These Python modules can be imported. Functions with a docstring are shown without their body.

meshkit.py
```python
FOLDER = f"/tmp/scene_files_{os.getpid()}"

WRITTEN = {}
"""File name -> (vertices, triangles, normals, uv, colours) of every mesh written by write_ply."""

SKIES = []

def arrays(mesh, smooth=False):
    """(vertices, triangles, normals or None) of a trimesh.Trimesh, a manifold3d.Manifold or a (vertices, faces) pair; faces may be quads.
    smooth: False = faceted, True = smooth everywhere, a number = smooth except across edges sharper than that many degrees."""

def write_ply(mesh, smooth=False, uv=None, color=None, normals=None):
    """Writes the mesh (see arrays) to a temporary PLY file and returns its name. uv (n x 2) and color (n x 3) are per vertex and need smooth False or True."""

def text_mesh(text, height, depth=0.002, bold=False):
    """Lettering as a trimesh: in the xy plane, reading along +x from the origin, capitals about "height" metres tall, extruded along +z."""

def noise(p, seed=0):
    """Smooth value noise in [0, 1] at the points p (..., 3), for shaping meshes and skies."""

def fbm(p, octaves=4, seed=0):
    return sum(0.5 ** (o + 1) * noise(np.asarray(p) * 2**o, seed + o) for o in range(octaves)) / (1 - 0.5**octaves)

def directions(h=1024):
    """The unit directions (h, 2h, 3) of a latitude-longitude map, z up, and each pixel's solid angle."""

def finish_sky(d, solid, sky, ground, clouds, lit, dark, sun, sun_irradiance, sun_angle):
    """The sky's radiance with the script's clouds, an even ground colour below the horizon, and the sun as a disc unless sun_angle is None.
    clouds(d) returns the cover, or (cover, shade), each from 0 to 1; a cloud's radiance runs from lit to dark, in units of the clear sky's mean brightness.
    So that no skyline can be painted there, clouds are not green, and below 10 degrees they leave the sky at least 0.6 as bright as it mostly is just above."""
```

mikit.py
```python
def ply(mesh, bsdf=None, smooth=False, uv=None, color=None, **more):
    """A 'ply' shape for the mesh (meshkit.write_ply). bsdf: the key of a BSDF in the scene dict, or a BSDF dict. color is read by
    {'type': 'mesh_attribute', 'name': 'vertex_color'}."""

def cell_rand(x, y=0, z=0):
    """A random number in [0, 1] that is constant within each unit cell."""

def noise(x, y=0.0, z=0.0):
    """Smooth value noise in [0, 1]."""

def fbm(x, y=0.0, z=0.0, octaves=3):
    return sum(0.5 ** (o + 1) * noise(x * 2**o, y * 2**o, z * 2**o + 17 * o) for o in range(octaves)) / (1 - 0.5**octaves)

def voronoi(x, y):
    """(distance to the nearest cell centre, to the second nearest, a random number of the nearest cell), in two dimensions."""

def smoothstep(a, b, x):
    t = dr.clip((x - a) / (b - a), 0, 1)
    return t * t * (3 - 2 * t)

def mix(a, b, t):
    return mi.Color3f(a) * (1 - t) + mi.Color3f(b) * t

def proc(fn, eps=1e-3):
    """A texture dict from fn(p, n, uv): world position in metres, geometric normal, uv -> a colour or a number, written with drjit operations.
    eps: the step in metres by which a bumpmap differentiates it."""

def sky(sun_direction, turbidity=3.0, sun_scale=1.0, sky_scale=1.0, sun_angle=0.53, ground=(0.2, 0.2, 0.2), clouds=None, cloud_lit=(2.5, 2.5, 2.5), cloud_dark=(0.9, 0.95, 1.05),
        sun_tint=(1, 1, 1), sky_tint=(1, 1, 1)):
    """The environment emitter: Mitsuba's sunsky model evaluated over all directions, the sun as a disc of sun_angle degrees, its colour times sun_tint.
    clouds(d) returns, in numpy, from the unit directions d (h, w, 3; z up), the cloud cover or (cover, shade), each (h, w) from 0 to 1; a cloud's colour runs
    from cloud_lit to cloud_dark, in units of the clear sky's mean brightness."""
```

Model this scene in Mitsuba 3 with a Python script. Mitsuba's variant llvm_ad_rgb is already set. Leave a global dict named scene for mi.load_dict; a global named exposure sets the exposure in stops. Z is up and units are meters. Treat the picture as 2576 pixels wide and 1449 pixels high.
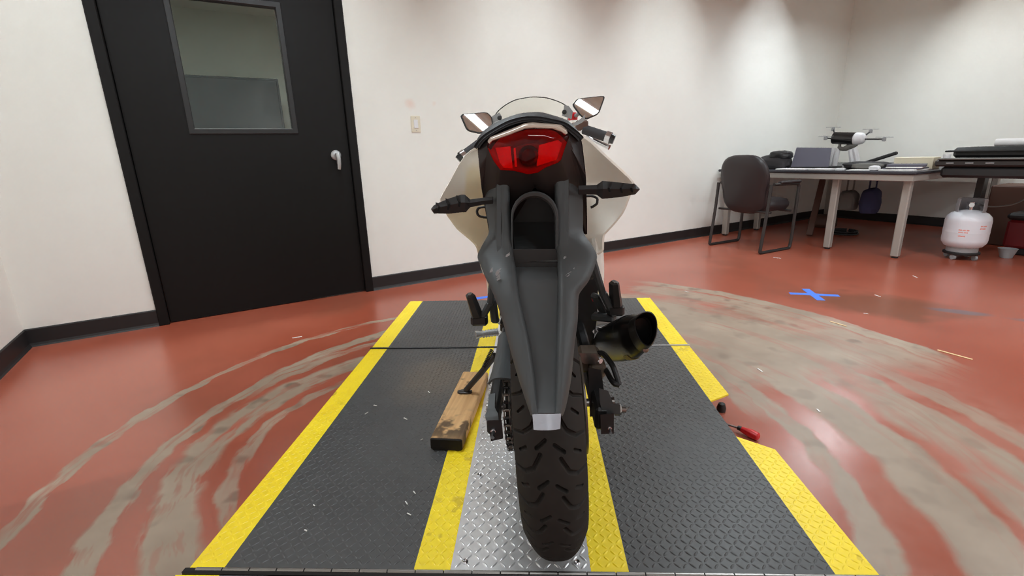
import math, random
import numpy as np, trimesh, drjit as dr, mitsuba as mi, mikit
import manifold3d as m3
from scipy.interpolate import PchipInterpolator
from meshkit import text_mesh
from mikit import proc, noise, fbm, smoothstep, mix, ply
rng = np.random.default_rng(7)
T4 = mi.ScalarTransform4f
scene, labels = {'type': 'scene'}, {}

# ------------------------------------------------------------------ camera
FOC, CX, CY = 1203.1, 1288.0, 724.5
YAW, PITCH, ROLL = -.0488, .272, -.029
HF, ZP = .97, .11                       # eye height over the floor, deck height of the lift
_cy, _sy, _cp, _sp = math.cos(YAW), math.sin(YAW), math.cos(PITCH), math.sin(PITCH)
_fw = np.array([_sy*_cp, _cy*_cp, -_sp]); _r0 = np.array([_cy, -_sy, 0.]); _u0 = np.cross(_r0, _fw)
_r = math.cos(ROLL)*_r0 + math.sin(ROLL)*_u0; _u = -math.sin(ROLL)*_r0 + math.cos(ROLL)*_u0
CAM = np.array([_r, _u, _fw]).T
EYE = np.array([0, 0, HF])
_M = np.eye(4); _M[:3, 0] = -_r; _M[:3, 1] = _u; _M[:3, 2] = _fw; _M[:3, 3] = EYE
scene['camera'] = {'type': 'perspective', 'fov': math.degrees(2*math.atan(1288/FOC)), 'fov_axis': 'x', 'near_clip': .02, 'far_clip': 100., 'to_world': T4(_M.tolist())}
exposure = 0.45

# ------------------------------------------------------------------ room frame: s along the back wall, o out from it into the room
WA = .584; WB = 3.6854*HF
WD = np.array([math.cos(WA), math.sin(WA), 0.]); WN = np.array([math.sin(WA), -math.cos(WA), 0.]); W0 = -WN*WB
SL, SR, DEPTH, CEIL = -1.06, 7.31, 7.2, 3.5
def wp(s, o, z): return W0 + WD*s + WN*o + np.array([0, 0, z])
ROOM = np.eye(4); ROOM[:3, 0] = WD; ROOM[:3, 1] = -WN; ROOM[:3, 3] = W0     # local x = s, y = -o, z = z

# ------------------------------------------------------------------ mesh helpers the lamps need
def cube(size, bevel=.003, at=(0, 0, 0), rot=None):
    s = np.array(size, float)/2; b = min(bevel, min(s)*.9)
    pts = []
    for a in range(3):
        t = s - b; t[a] = s[a]
        pts += [np.array(q)*t for q in np.ndindex(2, 2, 2) for q in [np.array(q)*2-1]]
    m = trimesh.convex.convex_hull(np.array(pts))
    if rot is not None:
        M = np.eye(4); M[:3, :3] = rot; m.apply_transform(M)
    m.apply_translation(at); return m
def axes(z, hint=(0, 0, 1)):
    z = np.array(z, float); z /= np.linalg.norm(z); x = np.cross(hint, z)
    if np.linalg.norm(x) < 1e-4: x = np.cross((0, 1, 0), z)
    x /= np.linalg.norm(x); return np.array([x, np.cross(z, x), z]).T
def bar(a, b, w, h, bevel=.002, hint=(0, 0, 1)):
    a, b = np.array(a, float), np.array(b, float); return cube((w, h, np.linalg.norm(b-a)), bevel, (a+b)/2, axes(b-a, hint))
def rod(a, b, r, n=20, r2=None):
    a, b = np.array(a, float), np.array(b, float); return tube([a, b], [r, r2 if r2 is not None else r], n, False)
def tube(pts, r, n=12, smooth=True, k=6):
    p = np.array(pts, float); r = np.broadcast_to(np.asarray(r, float), (len(p),))
    if smooth and len(p) > 2:
        t = np.r_[0, np.cumsum(np.linalg.norm(np.diff(p, axis=0), axis=1))]; tt = np.unique(np.r_[np.linspace(0, t[-1], k*len(p)), t])
        p, r = PchipInterpolator(t, p)(tt), PchipInterpolator(t, r)(tt)
    d = np.gradient(p, axis=0); d /= np.linalg.norm(d, axis=1, keepdims=True)
    u = axes(d[0])[:, 0]; rings = []
    for q, e, rad in zip(p, d, r):
        u = u - e*(u@e); u /= np.linalg.norm(u); v = np.cross(e, u)
        a = np.arange(n)*2*np.pi/n; rings.append(q + rad*(np.cos(a)[:, None]*u + np.sin(a)[:, None]*v))
    return loft(np.array(rings))
def loft(S, caps=True, up=0):
    S = np.array(S, float)
    if up: S = PchipInterpolator(np.arange(len(S)), S, axis=0)(np.linspace(0, len(S)-1, up))
    m, n = S.shape[:2]; v = S.reshape(-1, 3)
    i, j = np.meshgrid(np.arange(m-1), np.arange(n), indexing='ij'); j2 = (j+1) % n
    q = np.stack([i*n+j, i*n+j2, (i+1)*n+j2, (i+1)*n+j], -1).reshape(-1, 4)
    f = np.vstack([q[:, [0, 1, 2]], q[:, [0, 2, 3]]])
    if caps:
        c = len(v); v = np.vstack([v, S[0].mean(0), S[-1].mean(0)]); j = np.arange(n); jj = (j+1) % n
        f = np.vstack([f, np.stack([jj, j, np.full(n, c)], 1), np.stack([(m-1)*n+j, (m-1)*n+jj, np.full(n, c+1)], 1)])
    M = trimesh.Trimesh(v, f, process=False)
    if caps and M.volume < 0: M.invert()
    return M
def cat(*ms): return trimesh.util.concatenate(list(ms))
# ------------------------------------------------------------------ lights
def light(key, label, group, mesh_body, mat, emit_mesh, rgb, end=None):
    scene[key+'__body'] = ply(mesh_body, mat)
    scene[key+'__diffuser'] = ply(emit_mesh, 'm_diffuser', emitter={'type': 'area', 'radiance': {'type': 'rgb', 'value': rgb}})
    labels[key] = {'label': label, 'category': 'ceiling light', 'group': group}
def rbox(s0, s1, o0, o1, z0, z1):
    m = trimesh.creation.box(bounds=[[s0, -o1, z0], [s1, -o0, z1]]); m.apply_transform(ROOM); return m
def panel_down(s0, s1, o0, o1, z):
    v = np.array([wp(s0, o0, z), wp(s1, o0, z), wp(s1, o1, z), wp(s0, o1, z)])
    m = trimesh.Trimesh(v, [[0, 1, 2], [0, 2, 3]], process=False)
    if m.face_normals[0][2] > 0: m.invert()
    return m
scene['m_diffuser'] = {'type': 'diffuse', 'reflectance': {'type': 'rgb', 'value': [.8, .8, .8]}}
STRIPS = [(-.4, 1.75, 1.1), (2.4, 1.65, 1.1), (5.1, 1.0, .75), (2.0, 5.0, .9), (3.0, 3.6, 1.2), (5.2, 3.9, .45), (1.6, 6.0, .8), (4.0, 6.0, .6)]
STRIP_POWER, ZL = 17.5, 2.42
for k, (s, o, w) in enumerate(STRIPS + [(-.40, 3.9, 1.3)]):
    key = 'strip_light' + (f'_{k:03d}' if k else '')
    e = [STRIP_POWER*w*c for c in (.89, 1.0, 1.05)]
    ls, lo = (1.3, .3) if k < len(STRIPS) else (.13, 1.5)          # the last one runs the other way, along the left wall
    rods = [(s+.2, o+.15), (s+1.1, o+.15)] if ls > lo else [(s+.065, o+.2), (s+.065, o+1.3)]
    light(key, 'long white fluorescent strip light hanging from the ceiling', 'fluorescent strip lights under the ceiling',
          cat(rbox(s, s+ls, o, o+lo, ZL, ZL+.06), *[rod(wp(a, b, ZL+.06), wp(a, b, CEIL-.001), .004, 6) for a, b in rods]), 'm_white_metal', panel_down(s+.02, s+ls-.02, o+.02, o+lo-.02, ZL-.002), e)
# wall-washing downlights: (s, o), tint
_b, _r, _l = -WN, WD, -WD          # each washer leans towards its wall, the others point straight down
WASH = [(3.887, .95, (.91, 1.0, 1.02), 1, _b), (5.516, .95, (.92, 1.0, 1.05), 1, _b), (2.258, .95, (.91, 1.0, 1.02), .9, _b), (.63, .95, (.91, 1.0, 1.02), .8, _b), (-.75, .95, (.91, 1.0, 1.02), 1.0, _b), (-.05, 1.75, (.91, 1.0, 1.02), .9, _l), (-.15, 3.6, (.91, 1.0, 1.02), .8, _l),
        (SR-.95, 1.5, (.96, 1.0, .98), .9, _r), (SR-.95, 3.4, (.96, 1.0, .98), .9, _r), (1.3, DEPTH-.95, (.91, 1.0, 1.02), .8, WN), (3.6, DEPTH-.95, (.91, 1.0, 1.02), .8, WN), (-.05, 5.6, (.91, 1.0, 1.02), .8, _l), (2.258, 2.6, (.91, 1.0, 1.02), .25, None), (3.887, 2.6, (.91, 1.0, 1.02), .35, None), (3.0, 4.4, (.91, 1.0, 1.02), .25, None)]  # front-wall and rear left-wall washers are unseen, added to brighten walls the mirrors reflect
WASH_POWER = 6.6
for k, (s, o, c, w, aim) in enumerate(WASH):
    key = 'downlight' + (f'_{k:03d}' if k else '')
    p = wp(s, o, CEIL)
    ring = trimesh.creation.annulus(.07, .10, .03); ring.apply_translation(p + [0, 0, -.016])
    disc = trimesh.creation.cylinder(.07, .01); disc.apply_translation(p + [0, 0, -.006])
    scene[key+'__trim_ring'] = ply(ring, 'm_white_metal', smooth=30)
    scene[key+'__lens'] = ply(disc, 'm_diffuser')
    q = p + np.array([0, 0, -.035])
    scene[key+'__lamp'] = {'type': 'spot', 'to_world': T4().look_at(q.tolist(), (q+[0, 0, -1] + (0 if aim is None else .38*aim)).tolist(), (WD+WN).tolist()), 'cutoff_angle': 46. if aim is None else 28., 'beam_width': 22. if aim is None else 12.,
                           'intensity': {'type': 'rgb', 'value': [WASH_POWER*w*x for x in c]}}
    labels[key] = {'label': 'small round recessed downlight washing the wall', 'category': 'ceiling light', 'group': 'recessed downlights along the walls'}

# ------------------------------------------------------------------ helpers
def ray(px, py): return CAM @ np.array([(px-CX)/FOC, -(py-CY)/FOC, 1.])
def P(px, py, y): d = ray(px, py); return EYE + d*(y/d[1])          # the point at depth y seen there in the photograph
def PZ(px, py, z): d = ray(px, py); return EYE + d*((z-HF)/d[2])
def PS(px, py, s): d = ray(px, py); return EYE + d*((wp(s, 0, 0)-EYE) @ WD / (d @ WD))
def LOOP(pts, y): return np.array([P(a, b, y) for a, b in pts])

def rgb(*c): return {'type': 'rgb', 'value': list(c)}
def srgb(r, g, b): return [((x/255)/12.92 if x/255 <= .04045 else ((x/255+.055)/1.055)**2.4) for x in (r, g, b)]
def mat(key, color, rough=.5, metal=0., spec=.5, bump=None, bscale=.001, **more):
    b = {'type': 'principled', 'base_color': color if isinstance(color, dict) else rgb(*color), 'roughness': rough, 'metallic': metal, 'specular': spec, **more}
    if bump is not None: b = {'type': 'bumpmap', 'nested': bump, 'scale': bscale, 'bsdf': b} if False else {'type': 'bumpmap', 'texture': bump, 'scale': bscale, 'bsdf': b}
    scene[key] = {'type': 'twosided', 'bsdf': b}

def sheet(G, th=.003, up=(1, 1)):
    G = np.array(G, float); m, n = G.shape[:2]
    if up[0] > 1: G = PchipInterpolator(np.arange(m), G, axis=0)(np.linspace(0, m-1, (m-1)*up[0]+1))
    if up[1] > 1: G = PchipInterpolator(np.arange(n), G, axis=1)(np.linspace(0, n-1, (n-1)*up[1]+1))
    m, n = G.shape[:2]
    N = np.cross(np.gradient(G, axis=0), np.gradient(G, axis=1)); N /= np.maximum(np.linalg.norm(N, axis=2, keepdims=True), 1e-12)
    v = np.vstack([G.reshape(-1, 3), (G + N*th).reshape(-1, 3)])
    i, j = np.meshgrid(np.arange(m-1), np.arange(n-1), indexing='ij')
    q = np.stack([i*n+j, i*n+j+1, (i+1)*n+j+1, (i+1)*n+j], -1).reshape(-1, 4)
    edge = [k for k in range(n)] + [k*n+n-1 for k in range(1, m)] + [(m-1)*n+k for k in range(n-2, -1, -1)] + [k*n for k in range(m-2, 0, -1)]
    e = np.array(edge); e2 = np.roll(e, -1); o = m*n
    F = np.vstack([q, q[:, ::-1] + o, np.stack([e, e+o, e2+o, e2], 1)])
    M = trimesh.Trimesh(v, np.vstack([F[:, [0, 1, 2]], F[:, [0, 2, 3]]]), process=False)
    if M.volume < 0: M.invert()
    return M
def resample(loop, n):
    p = np.array(loop, float); p = np.vstack([p, p[:1]]); t = np.r_[0, np.cumsum(np.linalg.norm(np.diff(p, axis=0), axis=1))]
    tt = np.linspace(0, t[-1], n, endpoint=False); return np.stack([np.interp(tt, t, p[:, k]) for k in range(p.shape[1])], 1)
def roundloop(loop, n=48, it=2):
    p = np.array(loop, float)
    for _ in range(it): p = np.stack([.75*p + .25*np.roll(p, -1, 0), .25*p + .75*np.roll(p, -1, 0)], 1).reshape(-1, p.shape[1])
    return resample(p, n)
def prism(poly, z0, z1):
    from shapely.geometry import Polygon
    m = trimesh.creation.extrude_polygon(Polygon(poly), z1-z0, engine='earcut'); m.apply_translation([0, 0, z0]); return m
def lathe(profile, n=48, axis=(0, 0, 1), at=(0, 0, 0)):
    pr = np.array(profile, float); a = np.arange(n)*2*np.pi/n; A = axes(axis) if tuple(axis) != (0, 0, 1) else np.eye(3)
    S = np.array([np.stack([r*np.cos(a), r*np.sin(a), np.full(n, z)], 1) for r, z in pr])
    m = loft(S); m.vertices = m.vertices @ A.T + np.array(at); return m
def xf(m, M): m = m.copy(); m.apply_transform(M); return m
def hexbolt(at, d, r, h): return lathe([(r*.2, 0), (r, 0), (r, h*.75), (r*.85, h), (r*.2, h)], 6, d, at)

def key_for(name, parent=None):
    base = (parent + '__' if parent else '') + name; k, i = base, 0
    while k in scene or k in labels or any(x.startswith(k+'__') for x in scene): i += 1; k = f'{base}_{i:03d}'
    return k
def thing(name, label, category, group=None):
    k = key_for(name); labels[k] = {'label': label, 'category': category}
    if group: labels[k]['group'] = group
    return k
def part(parent, name, mesh, m, smooth=30, label=None, kind=None, **more):
    k = key_for(name, parent); scene[k] = ply(mesh, m, smooth=smooth, **more)
    if label or kind: labels[k] = {**({'label': label} if label else {}), **({'kind': kind} if kind else {})}
    return k
def solo(name, mesh, m, label, category, group=None, smooth=30):
    k = thing(name, label, category, group); scene[k] = ply(mesh, m, smooth=smooth); return k
def struct(name, mesh, m, label=None, smooth=False):
    scene[name] = ply(mesh, m, smooth=smooth); labels[name] = {'kind': 'structure', **({'label': label} if label else {})}; return name

# ------------------------------------------------------------------ materials
def f_wall(p, n, uv):
    s = p.x*WD[0] + p.y*WD[1]; z = p.z
    base = mix(srgb(233, 232, 226), srgb(229, 228, 221), fbm(p.x*1.3, p.y*1.3, p.z*1.3))
    q = p.x*WN[0] + p.y*WN[1] + WB
    spot = lambda a, b, r: smoothstep(r, r*.2, dr.sqrt(dr.square(s-a)+dr.square(z-b)) + .03*fbm(s*30, z*30))*dr.select(q < .05, 1., 0.)
    return mix(base, srgb(226, 200, 186), .6*spot(1.30, 1.345, .07) + .5*spot(1.49, 1.35, .035))
mat('m_wall', proc(f_wall), .55, spec=.3)
mat('m_ceiling', srgb(205, 202, 196), .8, spec=.2)
mat('m_white_metal', srgb(225, 225, 222), .4)
STROKES = [  # centre x, y, radius, half width, from angle, to angle (degrees), strength
    (-.129, 1.573, 1.45, .030, 100, 212, .9), (.134, 1.531, 1.435, .036, 128, 250, .95), (-.319, 1.509, .84, .075, 120, 235, .95), (-.319, 1.509, .70, .03, 130, 225, .7),
    (-.05, 1.50, 1.22, .025, 132, 165, .75), (-.30, 1.55, 1.02, .03, 118, 150, .7), (.10, 1.45, 1.62, .09, 205, 262, .75),
    (-.14, 1.78, 2.04, .06, 8, 62, .9), (-.14, 1.78, 1.86, .15, 6, 64, .75), (-.4, 1.50, 1.80, .10, -20, 60, .75), (-.318, 1.421, 1.46, .085, -40, 60, .95),
    (-.507, 1.50, 1.433, .045, -45, 40, .9), (-.4, 1.45, 1.62, .05, -40, 55, .8), (-.45, 1.5, 1.30, .05, 5, 45, .7), (-.5, 1.46, 1.97, .05, -30, 30, .8), (-.5, 1.46, 2.12, .05, -20, 20, .6),
    (-.3, 1.55, 1.62, .42, 13, 74, .9)]
def worn(p):
    wob = .05*(fbm(p.x*3.1, p.y*3.1, 3.3)-.5) + .06*(fbm(p.x*11, p.y*11, 5.1, octaves=4)-.5)
    tot = mi.Float(0)
    for i, (cx, cy, r, w, a0, a1, st) in enumerate(STROKES):
        dx, dy = p.x-cx, p.y-cy; d = dr.abs(dr.sqrt(dx*dx+dy*dy) - r + wob)
        mid, half = math.radians((a0+a1)/2), math.radians((a1-a0)/2)
        c = (dx*math.cos(mid)+dy*math.sin(mid))/dr.maximum(dr.sqrt(dx*dx+dy*dy), 1e-4)
        ang = dr.acos(dr.clip(c, -1, 1)) + .4*wob
        g = smoothstep(w*1.15, w*.6, d)*smoothstep(half+.06, half-.12, ang)*st
        tot = dr.maximum(tot, g)
    return tot
def f_floor(p, n, uv):
    w = worn(p)
    patch = fbm(p.x*6, p.y*6, 1.7, octaves=4)
    rx, ry = p.x + .3, p.y - 1.5; rr = dr.sqrt(rx*rx + ry*ry); an = dr.atan2(ry, dr.abs(rx))
    streak = fbm(rr*22 + 2*patch, an*2.2 + dr.select(rx > 0, 9., 0.), 3.1, octaves=3)
    fine = fbm(rr*60 + 4*patch, an*9 + dr.select(rx > 0, 9., 0.), 7.7, octaves=3)
    w = dr.clip(w*1.25 - dr.select(rx > 0, .6, .75)*smoothstep(.5, .72, .5*streak + .5*patch) - dr.select(rx > 0, .2, .55)*smoothstep(.48, .7, fine), 0, 1)
    big = fbm(p.x*1.1, p.y*1.1, 8.8)
    red = mix(srgb(142, 68, 49), srgb(156, 85, 67), smoothstep(.3, .7, big))
    red = mix(red, srgb(130, 74, 57), .5*smoothstep(.55, .8, fbm(p.x*2.3, p.y*2.3, 2.2)))
    taupe = mix(srgb(122, 103, 87), srgb(164, 146, 128), fbm(p.x*5, p.y*5, 6.4, octaves=4))
    band = smoothstep(.0, .3, p.x-.6)*smoothstep(2.2, 1.9, rr)*smoothstep(1.0, 1.15, rr)
    red = mix(red, srgb(160, 104, 90), .65*band*smoothstep(.3, .6, patch))
    taupe = mix(taupe, srgb(94, 76, 64), (.6 - .35*band)*smoothstep(.6, .8, fbm(p.x*11, p.y*11, 9.1)))
    c = mix(red, taupe, w)
    st = lambda a, b, rx, ry, an: smoothstep(1.2, .55, dr.sqrt(dr.square(((p.x-a)*math.cos(an)+(p.y-b)*math.sin(an))/rx) + dr.square((-(p.x-a)*math.sin(an)+(p.y-b)*math.cos(an))/ry)) + .9*(fbm(p.x*7, p.y*7, 4.4)-.5))
    c = mix(c, srgb(98, 66, 48), .6*st(2.15, 2.95, .45, .28, -.5))
    c = mix(c, srgb(96, 88, 94), .75*st(2.50, 2.80, .17, .05, -.5) + .7*st(2.78, 2.58, .16, .05, -.75))
    return c
def f_floor_rough(p, n, uv): return .22 + .20*worn(p) + .06*fbm(p.x*4, p.y*4, 1.1)
mat('m_floor', proc(f_floor), proc(f_floor_rough), spec=.85)
mat('m_black_paint', srgb(20, 19, 19), .45, spec=.22)
mat('m_baseboard', srgb(30, 28, 29), .5)
mat('m_black_plastic', srgb(30, 30, 31), .42)
mat('m_black_gloss', srgb(18, 18, 19), .16, clearcoat=.5)
mat('m_dark_metal', srgb(38, 37, 37), .35, .6)
mat('m_chrome', srgb(215, 216, 220), .14, 1.)
mat('m_steel', srgb(150, 146, 142), .35, 1.)
mat('m_chain', srgb(112, 104, 96), .38, .8)
mat('m_brushed', srgb(196, 198, 200), .35, .7)
def f_deck(p, n, uv):
    d = fbm(p.x*4, p.y*4, 1.3)
    c = mix(srgb(62, 62, 63), srgb(76, 76, 76), d)
    c = mix(c, srgb(104, 92, 78), .5*smoothstep(.22, .05, dr.sqrt(dr.square(p.x+.42)+dr.square((p.y-1.75)*.8)) + .1*(fbm(p.x*9, p.y*9)-.5)))
    return c
mat('m_deck', proc(f_deck), .42, spec=.5)
def f_yellow(p, n, uv):
    c = mix(srgb(252, 226, 40), srgb(240, 208, 32), fbm(p.x*8, p.y*8, 2.))
    return mix(c, srgb(150, 120, 44), .4*smoothstep(.70, .78, fbm(p.x*26, p.y*26, 7.))*smoothstep(.5, .7, fbm(p.x*5, p.y*5, 3.)))
mat('m_yellow', proc(f_yellow), .4)
def f_alu(p, n, uv): return mix(srgb(206, 207, 208), srgb(228, 228, 229), fbm(p.x*14, p.y*14, 2.5))
mat('m_alu', proc(f_alu), .33, .65)
def f_tyre(p, n, uv): return mix(srgb(38, 36, 34), srgb(46, 42, 40), fbm(p.x*40, p.y*40, p.z*40))
mat('m_tyre', proc(f_tyre), .75, spec=.25)
def f_fender(p, n, uv):
    c = mix(srgb(62, 64, 65), srgb(70, 72, 73), fbm(p.x*9, p.y*9, p.z*9))
    return c
mat('m_fender', proc(f_fender), .5, spec=.35)
mat('m_cowl', srgb(42, 34, 33), .5)
def f_seat(p, n, uv): return .5 + .5*dr.sin(p.x*1900)*dr.sin(p.y*1900)
mat('m_seat', srgb(44, 45, 48), .5, bump=proc(f_seat, 2e-4), bscale=.0003)
def f_fairing(p, n, uv):
    c = mix(srgb(238, 232, 222), srgb(230, 224, 212), fbm(p.x*6, p.y*6, p.z*6))
    return mix(c, srgb(226, 204, 150), .55*smoothstep(.58, .72, fbm(p.x*13, p.y*2, p.z*4, octaves=2)))
mat('m_fairing', proc(f_fairing), .45)
mat('m_fairing_gloss', srgb(226, 225, 218), .2, clearcoat=.6)
scene['m_red_lens'] = {'type': 'thindielectric', 'specular_transmittance': rgb(.95, .02, .012), 'specular_reflectance': rgb(.22, .22, .22)}
scene['m_screen'] = {'type': 'thindielectric', 'specular_transmittance': rgb(.86, .84, .79)}
scene['m_glass'] = {'type': 'thindielectric', 'specular_transmittance': rgb(.9, .95, .92)}
scene['m_mirror'] = {'type': 'twosided', 'bsdf': {'type': 'conductor', 'specular_reflectance': rgb(.86, .87, .85)}}
mat('m_trim', srgb(202, 186, 172), .28, .35)
mat('m_reflector', srgb(246, 244, 244), .4)
mat('m_bulb', srgb(170, 100, 95), .4)
mat('m_grey_plastic', srgb(148, 150, 152), .4)
mat('m_reflex', srgb(168, 172, 182), .25, clearcoat=.5)
def f_wood(p, n, uv):
    a = p.x*.12 + p.y*.99; b = p.x*.99 - p.y*.12
    g = fbm(b*120 + 3*fbm(a*3, b*20, p.z*30), a*4, p.z*120)
    c = mix(srgb(222, 182, 132), srgb(188, 142, 96), g)
    stain = smoothstep(.52, .62, fbm(p.x*16, p.y*16, p.z*16, octaves=4))
    near = smoothstep(.14, .02, dr.abs(p.y-1.32)) + smoothstep(.10, .0, dr.abs(p.y-1.66))
    c = mix(c, srgb(58, 48, 42), .85*stain*dr.clip(near, 0, 1))
    t = (p.x-L0[0])*blk_dir[0] + (p.y-L0[1])*blk_dir[1]
    return mix(c, srgb(26, 21, 18), smoothstep(.010, .004, t))  # near end of the block coloured almost black
mat('m_wood', proc(f_wood), .7, spec=.25)
mat('m_blue_tape', srgb(70, 118, 226), .6)
mat('m_red_plastic', srgb(196, 30, 34), .35)
mat('m_vinyl', srgb(42, 36, 38), .36)
mat('m_frame_metal', srgb(58, 55, 54), .4, .4)
mat('m_leg_metal', srgb(168, 163, 156), .42, .3)
mat('m_table_top', srgb(52, 52, 58), .35)
mat('m_navy', srgb(80, 78, 90), .5)
mat('m_white_plastic', srgb(222, 222, 224), .35)
mat('m_tank', srgb(222, 221, 226), .3, clearcoat=.4)
mat('m_tank_grey', srgb(150, 148, 150), .4)
mat('m_paper', srgb(226, 224, 222), .8)
mat('m_cream', srgb(226, 216, 190), .8)
mat('m_blue_cloth', srgb(52, 54, 84), .8)
mat('m_grey_cloth', srgb(104, 102, 98), .85)
mat('m_dark_cloth', srgb(48, 46, 48), .8)
mat('m_dark_red', srgb(110, 22, 28), .45)
mat('m_brown', srgb(84, 58, 48), .6)
mat('m_dusty', srgb(104, 92, 80), .6)
mat('m_ivory', srgb(214, 206, 186), .4)
mat('m_gold', srgb(170, 140, 60), .35, .5)
mat('m_badge', srgb(112, 100, 48), .5)
mat('m_muffler', srgb(17, 17, 18), .32, spec=.35)
mat('m_pale_wood', srgb(214, 184, 140), .7)
mat('m_back_room', srgb(186, 192, 186), .8)
mat('m_back_cabinet', srgb(48, 58, 62), .6, spec=.2)

# ------------------------------------------------------------------ the room
D0, D1, DT = -.40, .83, 2.13           # door leaf along s
FR = .055
struct('floor', cat(rbox(SL-.1, SR+.1, -.1, DEPTH+.1, -.05, 0), rbox(-1.2, 1.6, -3.0, -.1, -.05, 0)), 'm_floor', 'glossy red epoxy floor with worn grey arcs')
struct('ceiling', rbox(SL-.1, SR+.1, -.1, DEPTH+.1, CEIL, CEIL+.1), 'm_ceiling')
struct('wall_back', cat(rbox(SL-.1, D0-FR, -.12, 0, 0, CEIL), rbox(D1+FR, SR+.1, -.12, 0, 0, CEIL), rbox(D0-FR, D1+FR, -.12, 0, DT+FR, CEIL)), 'm_wall')
struct('wall_left', rbox(SL-.1, SL, 0, DEPTH, 0, CEIL), 'm_wall')
struct('wall_right', rbox(SR, SR+.1, 0, DEPTH, 0, CEIL), 'm_wall')
struct('wall_front', rbox(SL-.1, SR+.1, DEPTH, DEPTH+.1, 0, CEIL), 'm_wall')
def base(s0, s1):
    prof = [(0, 0), (.018, 0), (.012, .008), (.0075, .02), (.0065, .098), (.003, .104), (0, .104)]
    S = [[wp(s, o, z) for o, z in prof] for s in (s0, s1)]; return loft(S)
struct('baseboard_left_end', base(SL, D0-FR), 'm_baseboard')
struct('baseboard_back', base(D1+FR, SR), 'm_baseboard')
prof = [(0, 0), (.018, 0), (.012, .008), (.0075, .02), (.0065, .098), (.003, .104), (0, .104)]
struct('baseboard_left', loft([[wp(SL+o, t, z) for o, z in prof] for t in (0, DEPTH)]), 'm_baseboard')
struct('baseboard_right', loft([[wp(SR-o, t, z) for o, z in prof] for t in (0, DEPTH)]), 'm_baseboard')
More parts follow.
